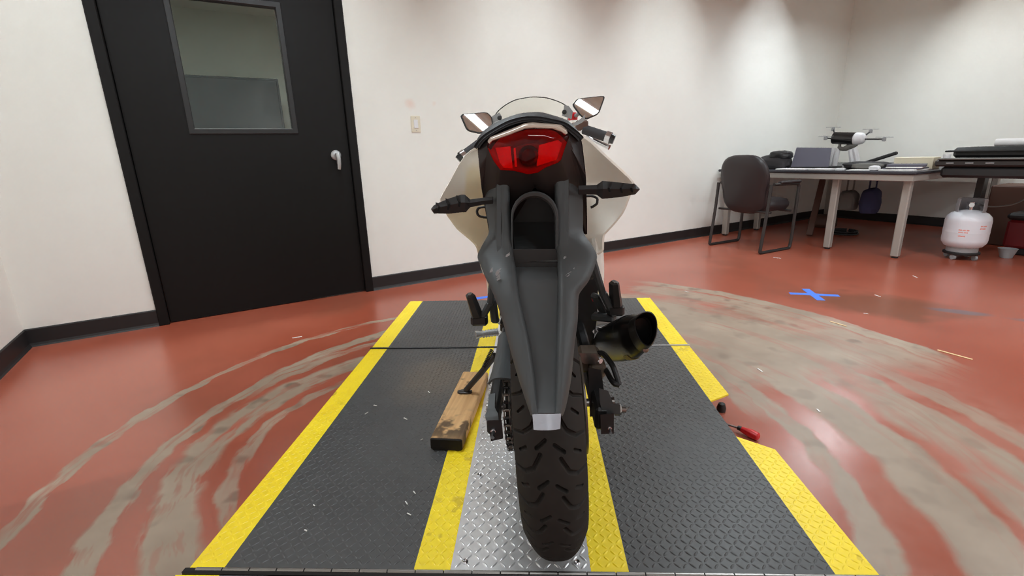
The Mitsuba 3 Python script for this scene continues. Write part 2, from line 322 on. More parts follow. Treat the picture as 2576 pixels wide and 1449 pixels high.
# door
def rb(s0, s1, o0, o1, z0, z1, bev=.004):
    m = cube((s1-s0, o1-o0, z1-z0), bev, ((s0+s1)/2, -(o0+o1)/2, (z0+z1)/2)); m.apply_transform(ROOM); return m
G0, G1, H0, H1 = -.065, .48, 1.175, 1.885     # the pane
leaf_o = (-.055, -.012)
door = 'door_1'; labels[door] = {'kind': 'structure', 'label': 'black steel door with a rectangular glass pane'}
from shapely.geometry import box as sbox
lf = trimesh.creation.extrude_polygon(sbox(D0+.004, .008, D1-.004, DT-.003).difference(sbox(G0-.03, H0-.03, G1+.03, H1+.03)), .043, engine='earcut')
lf.vertices = np.stack([lf.vertices[:, 0], -lf.vertices[:, 2]+.055, lf.vertices[:, 1]], 1); lf.invert(); lf.apply_transform(ROOM)
scene[door+'__leaf'] = ply(lf, 'm_black_paint')
scene[door+'__glazing_frame'] = ply(cat(rb(G0-.034, G0, -.058, -.004, H0-.034, H1+.034), rb(G1, G1+.034, -.058, -.004, H0-.034, H1+.034), rb(G0-.034, G1+.034, -.058, -.004, H0-.034, H0), rb(G0-.034, G1+.034, -.058, -.004, H1, H1+.034)), 'm_black_plastic')
v = np.array([wp(G0, -.03, H0), wp(G1, -.03, H0), wp(G1, -.03, H1), wp(G0, -.03, H1)])
scene[door+'__pane'] = ply(trimesh.Trimesh(v, [[0, 1, 2], [0, 2, 3]], process=False), 'm_glass'); labels[door+'__pane'] = {'label': 'grey glass pane'}
fr = lambda s0, s1, z0, z1: rb(s0, s1, -.12, .018, z0, z1)
scene[door+'__frame'] = ply(cat(fr(D0-FR, D0, 0, DT+FR), fr(D1, D1+FR, 0, DT+FR), fr(D0-FR, D1+FR, DT, DT+FR)), 'm_black_paint')
hs, hz = .735, 1.0
c = wp(hs, -.012, hz)
handle = cat(lathe([(.005, 0), (.034, 0), (.034, .008), (.028, .014), (.012, .016)], 32, WN, c), rod(c, c+WN*.055, .012), tube([c+WN*.05+[0, 0, .012], c+WN*.055+WD*.004+[0, 0, -.03], c+WN*.052+WD*.0+[0, 0, -.095]], [.016, .015, .011], 14))
scene[door+'__lever_handle'] = ply(handle, 'm_brushed', smooth=35); labels[door+'__lever_handle'] = {'label': 'brushed metal lever handle pointing down'}
# the dim room beyond the pane
struct('wall_beyond', cat(rbox(-1.2, 1.6, -3.1, -3.0, 0, 2.65), rbox(-1.25, -1.15, -3.0, -.12, 0, 2.65), rbox(1.55, 1.65, -3.0, -.12, 0, 2.65), rbox(-1.25, 1.65, -3.1, -.12, 2.55, 2.65)), 'm_back_room')
k = thing('storage_cabinet', 'dark blue-grey cabinet seen dimly through the door pane', 'cabinet')
part(k, 'body', rb(-1.0, .69, -2.6, -2.1, 0, 1.77), 'm_back_cabinet'); part(k, 'door', rb(-.98, -.17, -2.1, -2.08, .05, 1.75), 'm_back_cabinet'); part(k, 'door', rb(-.15, .67, -2.1, -2.08, .05, 1.75), 'm_back_cabinet')
light('strip_light_009', 'added strip light out of view, brightening the room beyond the door', 'added strip light beyond the door', rbox(-.3, .7, -.5, -.3, 2.50, 2.545), 'm_white_metal', panel_down(-.28, .68, -.48, -.32, 2.498), [60., 64., 61.])  # unseen lamp added to brighten the room behind the pane
# switch
k = thing('wall_switch', 'ivory switch plate on the white wall right of the black door', 'switch')
part(k, 'plate', rb(1.293, 1.365, 0, .006, 1.15, 1.265, .003), 'm_ivory')
part(k, 'rocker', rb(1.313, 1.345, .004, .010, 1.178, 1.238, .002), 'm_white_plastic')
for z in (1.163, 1.252): part(k, 'screw', lathe([(.0008, 0), (.003, 0), (.003, .0012), (.0008, .0018)], 12, WN, wp(1.329, .006, z)), 'm_steel')

# ------------------------------------------------------------------ the lift
XL = [-.7717, -.6934, -.2712, -.1915, .1108, .1908, .6161, .6982]; YN, YS, YF = .822, 2.059, 2.81
lift = thing('lift_table', 'low black steel motorcycle lift table with yellow edged diamond plate deck', 'lift table')
def lozenges(poly, pitch, L, Wd, h, z):
    from shapely.geometry import Polygon, Point
    from shapely import contains_xy
    pg = Polygon(poly).buffer(-.004); x0, y0, x1, y1 = pg.bounds
    i0, i1, j0, j1 = int(np.floor(x0/pitch)), int(np.ceil(x1/pitch)), int(np.floor(y0/pitch)), int(np.ceil(y1/pitch))
    I, J = np.meshgrid(np.arange(i0, i1+1), np.arange(j0, j1+1)); I, J = I.ravel(), J.ravel()
    c = np.stack([I*pitch, J*pitch], 1); ok = contains_xy(pg, c[:, 0], c[:, 1]); c, par = c[ok], ((I+J) % 2)[ok]
    ang = np.where(par == 0, np.radians(48), np.radians(132))
    b = np.array([[-L/2, 0, 0], [-L*.22, -Wd/2, 0], [L*.22, -Wd/2, 0], [L/2, 0, 0], [L*.22, Wd/2, 0], [-L*.22, Wd/2, 0], [-L*.30, 0, h], [L*.30, 0, h], [0, -Wd*.18, h*1.1], [0, Wd*.18, h*1.1]])
    f = np.array([[0, 1, 6], [1, 8, 6], [1, 2, 8], [2, 7, 8], [2, 3, 7], [3, 4, 7], [4, 9, 7], [4, 5, 9], [5, 6, 9], [5, 0, 6], [6, 8, 9], [8, 7, 9]])
    ca, sa = np.cos(ang)[:, None], np.sin(ang)[:, None]
    v = np.stack([c[:, :1] + ca*b[:, 0] - sa*b[:, 1], c[:, 1:] + sa*b[:, 0] + ca*b[:, 1], np.broadcast_to(b[:, 2] + z, (len(c), 10))], -1)
    F = (f[None] + 10*np.arange(len(c))[:, None, None]).reshape(-1, 3)
    return trimesh.Trimesh(v.reshape(-1, 3), F, process=False)
def deck(name, poly, m, pitch=.0165, L=.020, Wd=.0058, h=.0015, label=None):
    k = part(lift, name, prism(poly, ZP-.006, ZP), m, False, label)
    part(k, 'tread', lozenges(poly, pitch, L, Wd, h, ZP-.0002), m, 40, kind='stuff')
def rect(x0, x1, y0, y1): return [(x0, y0), (x1, y0), (x1, y1), (x0, y1)]
for (y0, y1) in ((YN, YS-.006), (YS+.006, YF)):
    deck('deck_plate', rect(XL[1], XL[2], y0, y1), 'm_deck'); deck('deck_plate', rect(XL[5], XL[6], y0, y1), 'm_deck')
    deck('yellow_strip', rect(XL[0], XL[1], y0, y1), 'm_yellow', label='bright yellow edge strip'); deck('yellow_strip', rect(XL[2], XL[3], y0, y1), 'm_yellow', label='yellow strip beside the centre plate')
    deck('yellow_strip', rect(XL[4], XL[5], y0, y1), 'm_yellow', label='yellow strip beside the centre plate')
    deck('centre_plate', rect(XL[3], XL[4], y0, y1), 'm_alu', pitch=.0195, L=.0235, Wd=.0062, h=.0022, label='bare aluminium diamond plate')
deck('yellow_strip', [(XL[6], YN), (XL[7]+.006, YN), (XL[7]+.004, 1.262), (XL[6], 1.330)], 'm_yellow', label='bright yellow edge strip with a cut corner')
deck('yellow_strip', [(XL[6], 1.550), (XL[7], 1.600), (XL[7], YS-.006), (XL[6], YS-.006)], 'm_yellow', label='bright yellow edge strip with a cut corner')
deck('yellow_strip', rect(XL[6], XL[7], YS+.006, YF), 'm_yellow', label='bright yellow edge strip')
part(lift, 'seam_bar', bar((XL[0]-.004, YS, ZP), (XL[3]+.02, YS, ZP), .008, .010, .002), 'm_dark_metal')
part(lift, 'seam_bar', bar((XL[4]-.02, YS, ZP), (XL[7]+.004, YS, ZP), .008, .010, .002), 'm_brushed')
part(lift, 'hinge_bar', cat(bar((XL[0]-.01, YN-.008, ZP-.002), (XL[7]+.02, YN-.008, ZP-.002), .016, .012, .004)), 'm_dark_metal')
for i in range(24):
    x = XL[0] + .02 + i*.061; part(lift, 'hinge_knuckle', rod((x, YN-.006, ZP+.001), (x+.0585, YN-.006, ZP+.001), .0055, 10), 'm_steel')
def slope(x0, x1, m, nm):
    pts = [(YN-.016, ZP-.008), (.30, .012)]
    G = [[np.array([x, y, z]) for x in (x0, x1)] for y, z in pts]
    part(lift, nm, sheet(G, .006), m, False)
slope(XL[1], XL[6], 'm_deck', 'ramp_plate'); slope(XL[0]-.02, XL[1], 'm_yellow', 'ramp_edge'); slope(XL[6], XL[7]+.02, 'm_yellow', 'ramp_edge')
part(lift, 'frame', cat(cube((1.24, 1.9, .03), .006, (-.036, 1.85, ZP-.022)), *[cube((.05, 1.94, .05), .006, (x, 1.82, ZP-.045)) for x in (-.60, .52)], *[cube((1.16, .05, .05), .006, (-.036, y, ZP-.045)) for y in (.9, 1.7, 2.6)]), 'm_dark_metal')
part(lift, 'base_frame', cat(*[cube((.07, 1.8, .035), .005, (x, 1.82, .018)) for x in (-.5, .43)], *[cube((1.0, .07, .03), .005, (-.036, y, .016)) for y in (1.0, 2.6)]), 'm_dark_metal')
part(lift, 'scissor_arm', cat(bar((-.45, 1.05, .03), (-.45, 2.5, .075), .03, .03), bar((.38, 1.05, .03), (.38, 2.5, .075), .03, .03)), 'm_dark_metal')
for px, py in ((1206, 1196), (1170, 1414), (1452, 1416)):
    q = PZ(px, py, ZP); part(lift, 'bolt', lathe([(.0008, 0), (.007, 0), (.007, .003), (.005, .005), (.002, .0035)], 16, (0, 0, 1), q), 'm_chrome')

# wood block under the stand
k0 = PZ(1083, 1143, ZP); k1 = PZ(1215, 932, ZP+.038)
a = PZ(1083, 1128, ZP+.02); L0 = PZ(1080, 1105, ZP+.038); L1 = PZ(1165, 935, ZP+.038); R0 = PZ(1162, 1108, ZP+.038)
blk_dir = (L1-L0)/np.linalg.norm(L1-L0); blk_len = np.linalg.norm(L1-L0); blk_side = np.array([blk_dir[1], -blk_dir[0], 0]); blk_w = (R0-L0)@blk_side
sec = np.array([(cx_ + .006*math.cos(t), cz_ + .006*math.sin(t)) for cx_, cz_, t0 in ((blk_w-.006, .006, -90), (blk_w-.006, .032, 0), (.006, .032, 90), (.006, .006, 180)) for t in np.radians(t0 + np.linspace(0, 90, 6))])
S = [[L0*[1, 1, 0] + [0, 0, ZP+.0015] + blk_dir*t + blk_side*(blk_w/2+(x-blk_w/2)*sc) + [0, 0, .019+(z-.019)*sc] for x, z in sec] for t, sc in ((0, .90), (.003, .97), (.008, 1), (blk_len-.004, 1), (blk_len, .96))]
solo('wood_block', loft(S), 'm_wood', 'worn wooden block under the motorcycle side stand, its near end almost black', 'wood block')

# ------------------------------------------------------------------ the motorcycle
bike = thing('motorcycle', 'motorcycle with white fairing and red tail light standing on the lift table', 'motorcycle')
LEAN = math.radians(3.0); bl = np.array([math.cos(LEAN), 0, math.sin(LEAN)]); bu = np.array([-math.sin(LEAN), 0, math.cos(LEAN)]); BG = np.array([.042, 0, ZP])
def B(x, y, z): return BG + bl*x + np.array([0, y, 0]) + bu*z
BM = np.eye(4); BM[:3, 0] = bl; BM[:3, 1] = [0, 1, 0]; BM[:3, 2] = bu; BM[:3, 3] = BG
AX = .979; RW, HWT = .31, .0625
# rear tyre, its grooves cut into the tread
def mk(x): x = np.clip(x, 0, 1); return x*x*(3-2*x)
def tyre(hw, R, RI, groove, nt=1400, nw=120):
    w = np.linspace(-1, 1, nw); rad = R - .050*np.abs(w)**2.7*(hw/.0605)
    prof = np.stack([w*hw, rad], 1)
    sideL = np.array([[-hw*.99, R-.062], [-hw*.93, R-.08], [-hw*.78, RI+.004], [-hw*.62, RI]])[::-1]; sideR = (sideL*[-1, 1])[::-1]
    full = np.vstack([sideL, prof, sideR]); th = np.arange(nt)*2*np.pi/nt
    W = np.r_[[np.nan]*4, w, [np.nan]*4]; r = np.broadcast_to(full[:, 1], (nt, len(full))).copy(); x = np.broadcast_to(full[:, 0], r.shape).copy()
    if groove:
        t = (th[:, None]*28/(2*np.pi)); ww = np.broadcast_to(np.where(np.isnan(W), 9, W), r.shape); g = np.zeros_like(r)
        def seg(side, u0, w0, u1, w1, width, sh):   # a slot from (u0, w0) to (u1, w1), u in pattern periods
            u = (t + sh) % 1.; a = side*ww; d = np.full(r.shape, 9.)
            for k in (-1, 0, 1):
                uu = (u + k - u0)*.069; aa = (a - w0)*hw*1.2; du, da = (u1-u0)*.069, (w1-w0)*hw*1.2
                s = np.clip((uu*du + aa*da)/(du*du+da*da), 0, 1); d = np.minimum(d, np.hypot(uu-s*du, aa-s*da))
            return mk((width-d)/.0028)
        for side, sh in ((1, 0.), (-1, .12)):
            for sg in ((.0, .27, .34, .46, .0046), (.34, .46, .50, .70, .0046), (.50, .70, .50, 1.02, .0042), (.66, .12, .84, .36, .0042), (.86, .64, .98, .80, .0036)):
                g = np.maximum(g, seg(side, *sg, sh))
        r = r - .0095*g*(np.abs(ww) < 1.1)
    S = np.stack([x, r*np.cos(th)[:, None], r*np.sin(th)[:, None]], -1)      # nt x n x 3
    n = S.shape[1]; i, j = np.meshgrid(np.arange(nt), np.arange(n), indexing='ij'); i2, j2 = (i+1) % nt, (j+1) % n
    q = np.stack([i*n+j, i2*n+j, i2*n+j2, i*n+j2], -1).reshape(-1, 4)
    m = trimesh.Trimesh(S.reshape(-1, 3), np.vstack([q[:, [0, 1, 2]], q[:, [0, 2, 3]]]), process=False)
    if m.volume < 0: m.invert()
    return m
def wheel_at(m, y, z): M = BM.copy(); M[:3, 3] = B(0, y, z); return xf(m, M)
def rim(hw, RI):
    prof = [(RI-.012, -hw*.55), (RI+.008, -hw*.72), (RI+.008, -hw*.66), (RI-.006, -hw*.5), (RI-.02, 0), (RI-.006, hw*.5), (RI+.008, hw*.66), (RI+.008, hw*.72), (RI-.012, hw*.55), (RI-.03, 0)]
    pr = np.array(prof); a = np.arange(72)*2*np.pi/72
    S = np.array([[[x, r*math.cos(t), r*math.sin(t)] for r, x in pr] for t in a]); n = len(pr)
    i, j = np.meshgrid(np.arange(72), np.arange(n), indexing='ij'); q = np.stack([i*n+j, (i+1) % 72*n+j, (i+1) % 72*n+(j+1) % n, i*n+(j+1) % n], -1).reshape(-1, 4)
    parts = [trimesh.Trimesh(S.reshape(-1, 3), np.vstack([q[:, [0, 1, 2]], q[:, [0, 2, 3]]]), process=False)]
    for k in range(5):
        t = k*2*np.pi/5; d = np.array([0, math.cos(t), math.sin(t)]); parts.append(bar(d*.03, d*(RI-.015), .03, .028, .006, (1, 0, 0)))
    parts.append(rod((-.05, 0, 0), (.05, 0, 0), .035)); return cat(*parts)
rw = part(bike, 'rear_wheel', wheel_at(rim(HWT, .216), AX, RW), 'm_dark_metal')
part(rw, 'tyre', wheel_at(tyre(HWT, RW, .216, True), AX, RW), 'm_tyre', 28, label='wide black tyre with angled tread grooves')
part(rw, 'sprocket', wheel_at(lathe([(.02, -.003), (.088, -.003), (.090, 0), (.088, .003), (.02, .003)], 40, (1, 0, 0), (-.086, 0, 0)), AX, RW), 'm_steel')
part(rw, 'brake_disc', wheel_at(lathe([(.06, -.002), (.11, -.002), (.11, .002), (.06, .002)], 48, (1, 0, 0), (.078, 0, 0)), AX, RW), 'm_chain')
part(rw, 'axle', wheel_at(rod((-.14, 0, 0), (.15, 0, 0), .009), AX, RW), 'm_steel')
fw = part(bike, 'front_wheel', wheel_at(rim(.05, .216), 2.33, .30), 'm_dark_metal')
part(fw, 'tyre', wheel_at(tyre(.05, .30, .216, False, 96, 24), 2.33, .30), 'm_tyre', 40)
for s in (-1, 1): part(bike, 'fork_leg', rod(B(s*.085, 2.33, .30), B(s*.085, 2.02, .90), .022), 'm_dark_metal')
# chain
link = cat(*[xf(loft([[np.array([x, y, z]) for y, z in roundloop([(-.0115, -.0045), (.0115, -.0045), (.0115, .0045), (-.0115, .0045)], 14, 2)] for x in (sx-.0011, sx+.0011)]), np.eye(4)) for sx in (-.0058, .0058)], rod((-.0082, -.0079, 0), (.0082, -.0079, 0), .0036, 8), rod((-.0082, .0079, 0), (.0082, .0079, 0), .0036, 8))
SPX = -.086; rs, rf = .0925, .035; cy0, cz0, cy1, cz1 = AX, RW, 1.50, .33
al = math.asin((rs-rf)/math.hypot(cy1-cy0, cz1-cz0)); th0 = math.atan2(cz1-cz0, cy1-cy0)
path = [(cy0+rs*math.cos(t), cz0+rs*math.sin(t)) for t in np.linspace(th0+math.pi/2-al, th0+3*math.pi/2+al, 60)] + [(cy1+rf*math.cos(t), cz1+rf*math.sin(t)) for t in np.linspace(th0-math.pi/2+al, th0+math.pi/2-al, 24)]
path = np.array(path); L = np.r_[0, np.cumsum(np.hypot(*np.diff(np.vstack([path, path[:1]]), axis=0).T))]; nl = int(L[-1]/.0158); pp = np.vstack([path, path[:1]])
lp, lp2 = ply(link, 'm_chain', smooth=30), ply(link, 'm_dark_metal', smooth=30)
for i in range(nl):
    t = (i+.5)/nl*L[-1]; q = np.array([np.interp(t, L, pp[:, 0]), np.interp(t, L, pp[:, 1])]); q2 = np.array([np.interp((t+.004) % L[-1], L, pp[:, 0]), np.interp((t+.004) % L[-1], L, pp[:, 1])]); d = q2-q; d /= np.linalg.norm(d)
    M = np.eye(4); M[:3, 0] = bl; M[:3, 1] = [0, d[0], 0] + bu*d[1]; M[:3, 2] = np.cross(M[:3, 0], M[:3, 1]); M[:3, 3] = B(SPX, q[0], q[1])
    scene[f'{bike}__drive_chain__link' + (f'_{i:03d}' if i else '')] = {**(lp if i % 2 else lp2), 'to_world': T4(M.tolist())}
# swing arm and axle blocks
part(bike, 'swing_arm', cat(bar(B(-.120, .90, .312), B(-.105, 1.52, .36), .026, .055, .006), bar(B(.112, .90, .312), B(.105, 1.52, .36), .028, .055, .006), bar(B(-.11, 1.36, .345), B(.11, 1.36, .345), .05, .05, .01)), 'm_black_plastic')
lb = part(bike, 'axle_block', loft([[P(a, b, y) for a, b in ((1227, 1058), (1262, 1056), (1266, 1103), (1235, 1110))] for y in (.885, .925)]), 'm_black_plastic', False)
q = P(1241, 1084, .885); part(lb, 'adjuster_bolt', cat(hexbolt(q+[0, .004, 0], (0, -1, .1), .0065, .008), rod(q, q+[0, -.022, -.002], .0042, 12)), 'm_chrome')
rbk = part(bike, 'axle_block', loft([[P(a, b, y) for a, b in ((1510, 1043), (1544, 1040), (1544, 1091), (1512, 1092))] for y in (.885, .925)]), 'm_black_plastic', False)
q = P(1534, 1078, .885); part(rbk, 'adjuster_bolt', cat(hexbolt(q+[0, .004, 0], (0, -1, .1), .005, .006), rod(q, q+[0, -.014, -.002], .003, 12)), 'm_chrome')
part(bike, 'adjuster_plate', sheet([[P(1231, 995, .95), P(1247, 993, .95)], [P(1229, 1030, .92), P(1247, 1030, .915)], [P(1223, 1048, .90), P(1255, 1045, .895)], [P(1226, 1060, .89), P(1256, 1058, .885)]], .006, (2, 2)), 'm_grey_dark' if False else 'm_fender')
part(bike, 'adjuster_plate', loft([[P(a, b, y) for a, b in ((1507, 976), (1530, 984), (1538, 1003), (1543, 1018), (1560, 1018), (1560, 1042), (1516, 1043), (1509, 1012))] for y in (.90, .92)]), 'm_fender', False)
q = P(1560, 1030, .93); part(bike, 'axle_nut', cat(hexbolt(q+[-.012, 0, 0], (1, 0, 0), .013, .014), rod(q, q+[.012, 0, 0], .007, 12)), 'm_steel')
part(bike, 'cotter_pin', tube([P(1562, 1028, .93), P(1575, 1029, .93), P(1583, 1024, .93)], .0013, 6), 'm_steel')
# chain guard
part(bike, 'chain_guard', sheet([[P(1257, 848, 1.20), P(1275, 838, 1.19), P(1297, 860, 1.20)], [P(1248, 905, 1.02), P(1266, 893, 1.01), P(1293, 908, 1.02)], [P(1231, 968, .89), P(1252, 955, .88), P(1288, 958, .89)]], .004, (4, 4)), 'm_fender')
# fender (rear mudguard)
FY = [(440, .918), (520, .900), (580, .882), (620, .866), (645, .850), (668, .832), (705, .800), (745, .772), (800, .742), (870, .703), (950, .664), (1030, .626), (1044, .618)]
FXL = [1222, 1226, 1235, 1217, 1206, 1214, 1230, 1249, 1268, 1287, 1310, 1337, 1342]
FXR = [1462, 1462, 1462, 1485, 1497, 1492, 1476, 1450, 1448, 1439, 1431, 1415, 1409]
CLx = [1278, 1279, 1282, 1285, 1288, 1290, 1294, 1299, 1311, 1326, 1338, 1346, 1348]
CRx = [1398, 1400, 1402, 1404, 1406, 1408, 1410, 1410, 1409, 1407, 1405, 1402, 1401]
def fender_grid():
    G = []
    for (py, y), xl, xr, cl, cr in zip(FY, FXL, FXR, CLx, CRx):
        wl, wr = cl-xl, xr-cr; dp = .15 if py < 650 else (.06 if py < 690 else (.024 if py < 900 else .022*(1044-py)/144 + .006)); ed = .012 if py < 600 else 0
        G.append([P(xl, py, y+.024+ed), P(xl+.25*wl, py, y+.008+ed), P(xl+.75*wl, py, y), P(cl-2, py, y+.002), P(cl+3, py, y+dp), P((cl+cr)/2, py, y+dp), P(cr-3, py, y+dp), P(cr+2, py, y+.002), P(xr-.75*wr, py, y), P(xr-.25*wr, py, y+.008+ed), P(xr, py, y+.024+ed)])
    return np.array(G)
FG = fender_grid()
fen = part(bike, 'rear_fender', sheet(FG, .004, (5, 4)), 'm_fender', 40, label='long dark grey plastic rear mudguard')
part(fen, 'reflector', sheet([[P(1342, 1043, .612), P(1359, 1042, .610), P(1375, 1042, .609), P(1392, 1042, .610), P(1409, 1041, .612)], [P(1346, 1081, .600), P(1360, 1083, .597), P(1376, 1083, .596), P(1391, 1082, .597), P(1406, 1079, .600)]], .005, (3, 3)), 'm_reflex', label='pale silver reflector at the mudguard tip')
# pale glue residue on its wings
def flake(cx, cy, y, w, h, n, seed):
    r = np.random.default_rng(seed); out = []
    for _ in range(n):
        a, b = cx + r.normal()*w*.35, cy + r.normal()*h*.35; k = 7; an = np.sort(r.random(k))*6.28
        lo = np.array([P(a + w*.28*math.cos(t)*r.uniform(.3, 1), b + h*.16*math.sin(t)*r.uniform(.3, 1) - w*.15*math.cos(t), y) for t in an]); out.append(loft([lo, lo + [0, .0008, 0]]))
    return cat(*out)
part(fen, 'glue_residue', flake(1258, 690, .800, 30, 56, 9, 3), 'm_grey_plastic', False, label='pale glue residue on the left wing')
part(fen, 'glue_residue', cat(flake(1425, 650, .838, 18, 14, 3, 4), flake(1432, 695, .802, 22, 12, 4, 5), flake(1446, 675, .82, 8, 26, 3, 6)), 'm_grey_plastic', False, label='pale glue residue on the right wing')
# plate bracket: an arched frame with a deep dark recess
def arch(hw_px, top, bot, cx, skew=0, n=15):
    r = hw_px; pts = [(cx-r, bot)] + [(cx - r*math.cos(t), top + r*1.05 - r*1.05*math.sin(t)) for t in np.linspace(0, math.pi, n)] + [(cx+r+skew, bot)]
    return pts
A0, A1 = arch(60, 481, 662, 1345, 2), arch(52, 497, 626, 1343, 1)
rings = [np.array([P(a, b, y) for a, b in l]) for l, y in ((A0, .92), (A0, .872), (arch(57, 485, 658, 1345, 2), .866), (arch(54, 492, 632, 1344, 1), .868), (A1, .876), (A1, 1.04))]
pb = part(bike, 'plate_bracket', loft(np.array(rings), caps=False), 'm_fender', 30, label='arched licence plate bracket with a dark recess')
part(pb, 'back_panel', loft([LOOP(A0, 1.035), LOOP(A0, 1.05)]), 'm_black_plastic')
part(pb, 'lower_lip', loft([[P(a, b, y) for a, b in ((1290, 628), (1398, 626), (1406, 653), (1292, 662))] for y in (.866, .90)]), 'm_black_plastic', False)
part(pb, 'void_fill', loft([[P(a, b, y) for a, b in ((1290, 658), (1409, 652), (1409, 672), (1292, 680))] for y in (.868, .89)]), 'm_black_plastic', False)  # black piece standing in for the shaded void below the lip
# undertray rails
for x0 in (1255, 1425):
    part(bike, 'undertray_rail', loft([[P(x0-10, py, y+.012), P(x0-5, py, y-.001), P(x0+5, py, y-.001), P(x0+10, py, y+.012)] for py, y in ((440, .916), (480, .908), (520, .899), (590, .878), (640, .853))]), 'm_fender', 30)
# tail cowl round the lamp
CL = [(1233, 600), (1224, 548), (1211, 472), (1206, 422), (1201, 372), (1225, 342), (1325, 306), (1400, 308), (1440, 325), (1464, 356), (1474, 442), (1477, 548), (1477, 592), (1420, 560), (1345, 470), (1290, 560)]
LENS = [(1227, 371), (1227, 363), (1234, 354), (1325, 326), (1386, 325), (1423, 335), (1431, 344), (1421, 371), (1411, 402), (1403, 409), (1370, 422), (1353, 434), (1328, 438), (1292, 429), (1259, 427), (1242, 404)]
c_out = resample([P(a, b, .905 + .0006*max(b-440, 0)) for a, b in CL], 120)
lens_big = resample([P(1330+(a-1330)*1.012, 380+(b-380)*1.015, .887) for a, b in LENS], 120)
def align(a, b):
    k = min(range(len(a)), key=lambda s: ((np.roll(a, s, 0)-b)**2).sum()); return np.roll(a, k, 0)
def depth(loop, dy): return loop + np.array([0, dy, 0])
lens_big = align(lens_big, c_out)
c_fr = c_out.copy(); c_fr[:, 1] += .40; c_fr[:, 0] *= 1.0
part(bike, 'tail_cowl', loft(np.array([depth(lens_big, .05), lens_big, c_out*.5+lens_big*.5, c_out, c_fr, c_fr*.02+c_fr.mean(0)*.98]), caps=False), 'm_cowl', 35, label='dark brown-black tail cowl')
tl = bike + '__tail_light'
lens = resample([P(a, b, .885) for a, b in LENS], 96); cen = lens.mean(0)
dome = [lens + [0, .003, 0]] + [cen + (lens-cen)*k + [0, -d, 0] for k, d in ((.97, .001), (.85, .005), (.6, .008), (.3, .0095), (.05, .010))]
lm = loft(np.array(dome), caps=False)
part(tl, 'lens', lm, 'm_red_lens', True, label='clear red lens')
inner = resample([P(1330+(a-1330)*1.0, 380+(b-380)*1.0, .897) for a, b in LENS], 96)
part(tl, 'housing', loft(np.array([inner+[0, -.006, 0], inner*.35+inner.mean(0)*.65+[0, .035, 0], inner*.02+inner.mean(0)*.98+[0, .036, 0]]), caps=False), 'm_bulb', 30)
def refl(poly, y0, y1): return loft([[P(a, b, y0) for a, b in poly], [P(a, b, y1) for a, b in poly]])
part(tl, 'reflector', refl([(1246, 372), (1284, 368), (1290, 424), (1262, 424)], .898, .912), 'm_reflector', False)
part(tl, 'reflector', refl([(1292, 372), (1297, 372), (1301, 420), (1295, 420)], .894, .91), 'm_reflector', False)
part(tl, 'reflector', refl([(1356, 365), (1404, 352), (1414, 360), (1400, 402), (1350, 418), (1352, 395)], .898, .912), 'm_reflector', False)
part(tl, 'bulb', lathe([(.002, 0), (.012, .002), (.017, .012), (.0185, .022), (.016, .035), (.008, .045)], 32, (0, 1, 0), P(1330, 392, .884)), 'm_black_gloss')
# trim over the lamp
TO = [(1229, 356), (1234, 347), (1280, 329), (1322, 312), (1340, 310), (1411, 316), (1424, 328), (1426, 336)]
TI = [(1231, 362), (1238, 353), (1280, 338), (1320, 322.5), (1340, 321), (1390, 322), (1413, 330), (1421, 338)]
part(bike, 'lamp_trim', sheet([[P(a, b, .895) for a, b in TO], [P((a+c)/2, (b+d)/2+1, .886) for (a, b), (c, d) in zip(TO, TI)], [P(a, b, .887) for a, b in TI]], .002, (2, 1)), 'm_trim', 20, label='pale metal trim over the tail light')
# seat
ST = [(1200, 352), (1211, 335), (1239, 312), (1277, 295), (1317, 284), (1353, 282), (1391, 290), (1428, 303), (1452, 326), (1462, 342)]
SB = [(1199, 372), (1216, 350), (1247, 329), (1290, 308), (1325, 301), (1350, 301), (1385, 307), (1416, 314), (1440, 330), (1462, 350)]
rows = [[P(a, b+3, .915) for a, b in SB], [P(a, b, .893) for a, b in SB], [P(a*.35+c*.65, b*.35+d*.65, .905) for (a, b), (c, d) in zip(SB, ST)], [P(a, b, .95) for a, b in ST], [P(1335+(a-1335)*.93, b+5, 1.08) for a, b in ST], [P(1335+(a-1335)*.80, b+40, 1.35) for a, b in ST]]
part(bike, 'seat', sheet(rows, .006, (4, 3)), 'm_seat', 40, label='dark textured seat pad')
# bungee hooks
part(bike, 'luggage_hook', tube([P(1224, 520, .95), P(1215, 521, .95), P(1205, 523, .95), P(1200, 532, .95), P(1202, 540, .95), P(1210, 545, .95), P(1226, 547, .95)], .0024, 8), 'm_black_plastic')
part(bike, 'luggage_hook', tube([P(1470, 494, .95), P(1485, 493, .95), P(1496, 495, .95), P(1503, 502, .95), P(1502, 511, .95), P(1496, 517, .95), P(1486, 522, .95)], .0024, 8), 'm_black_plastic')
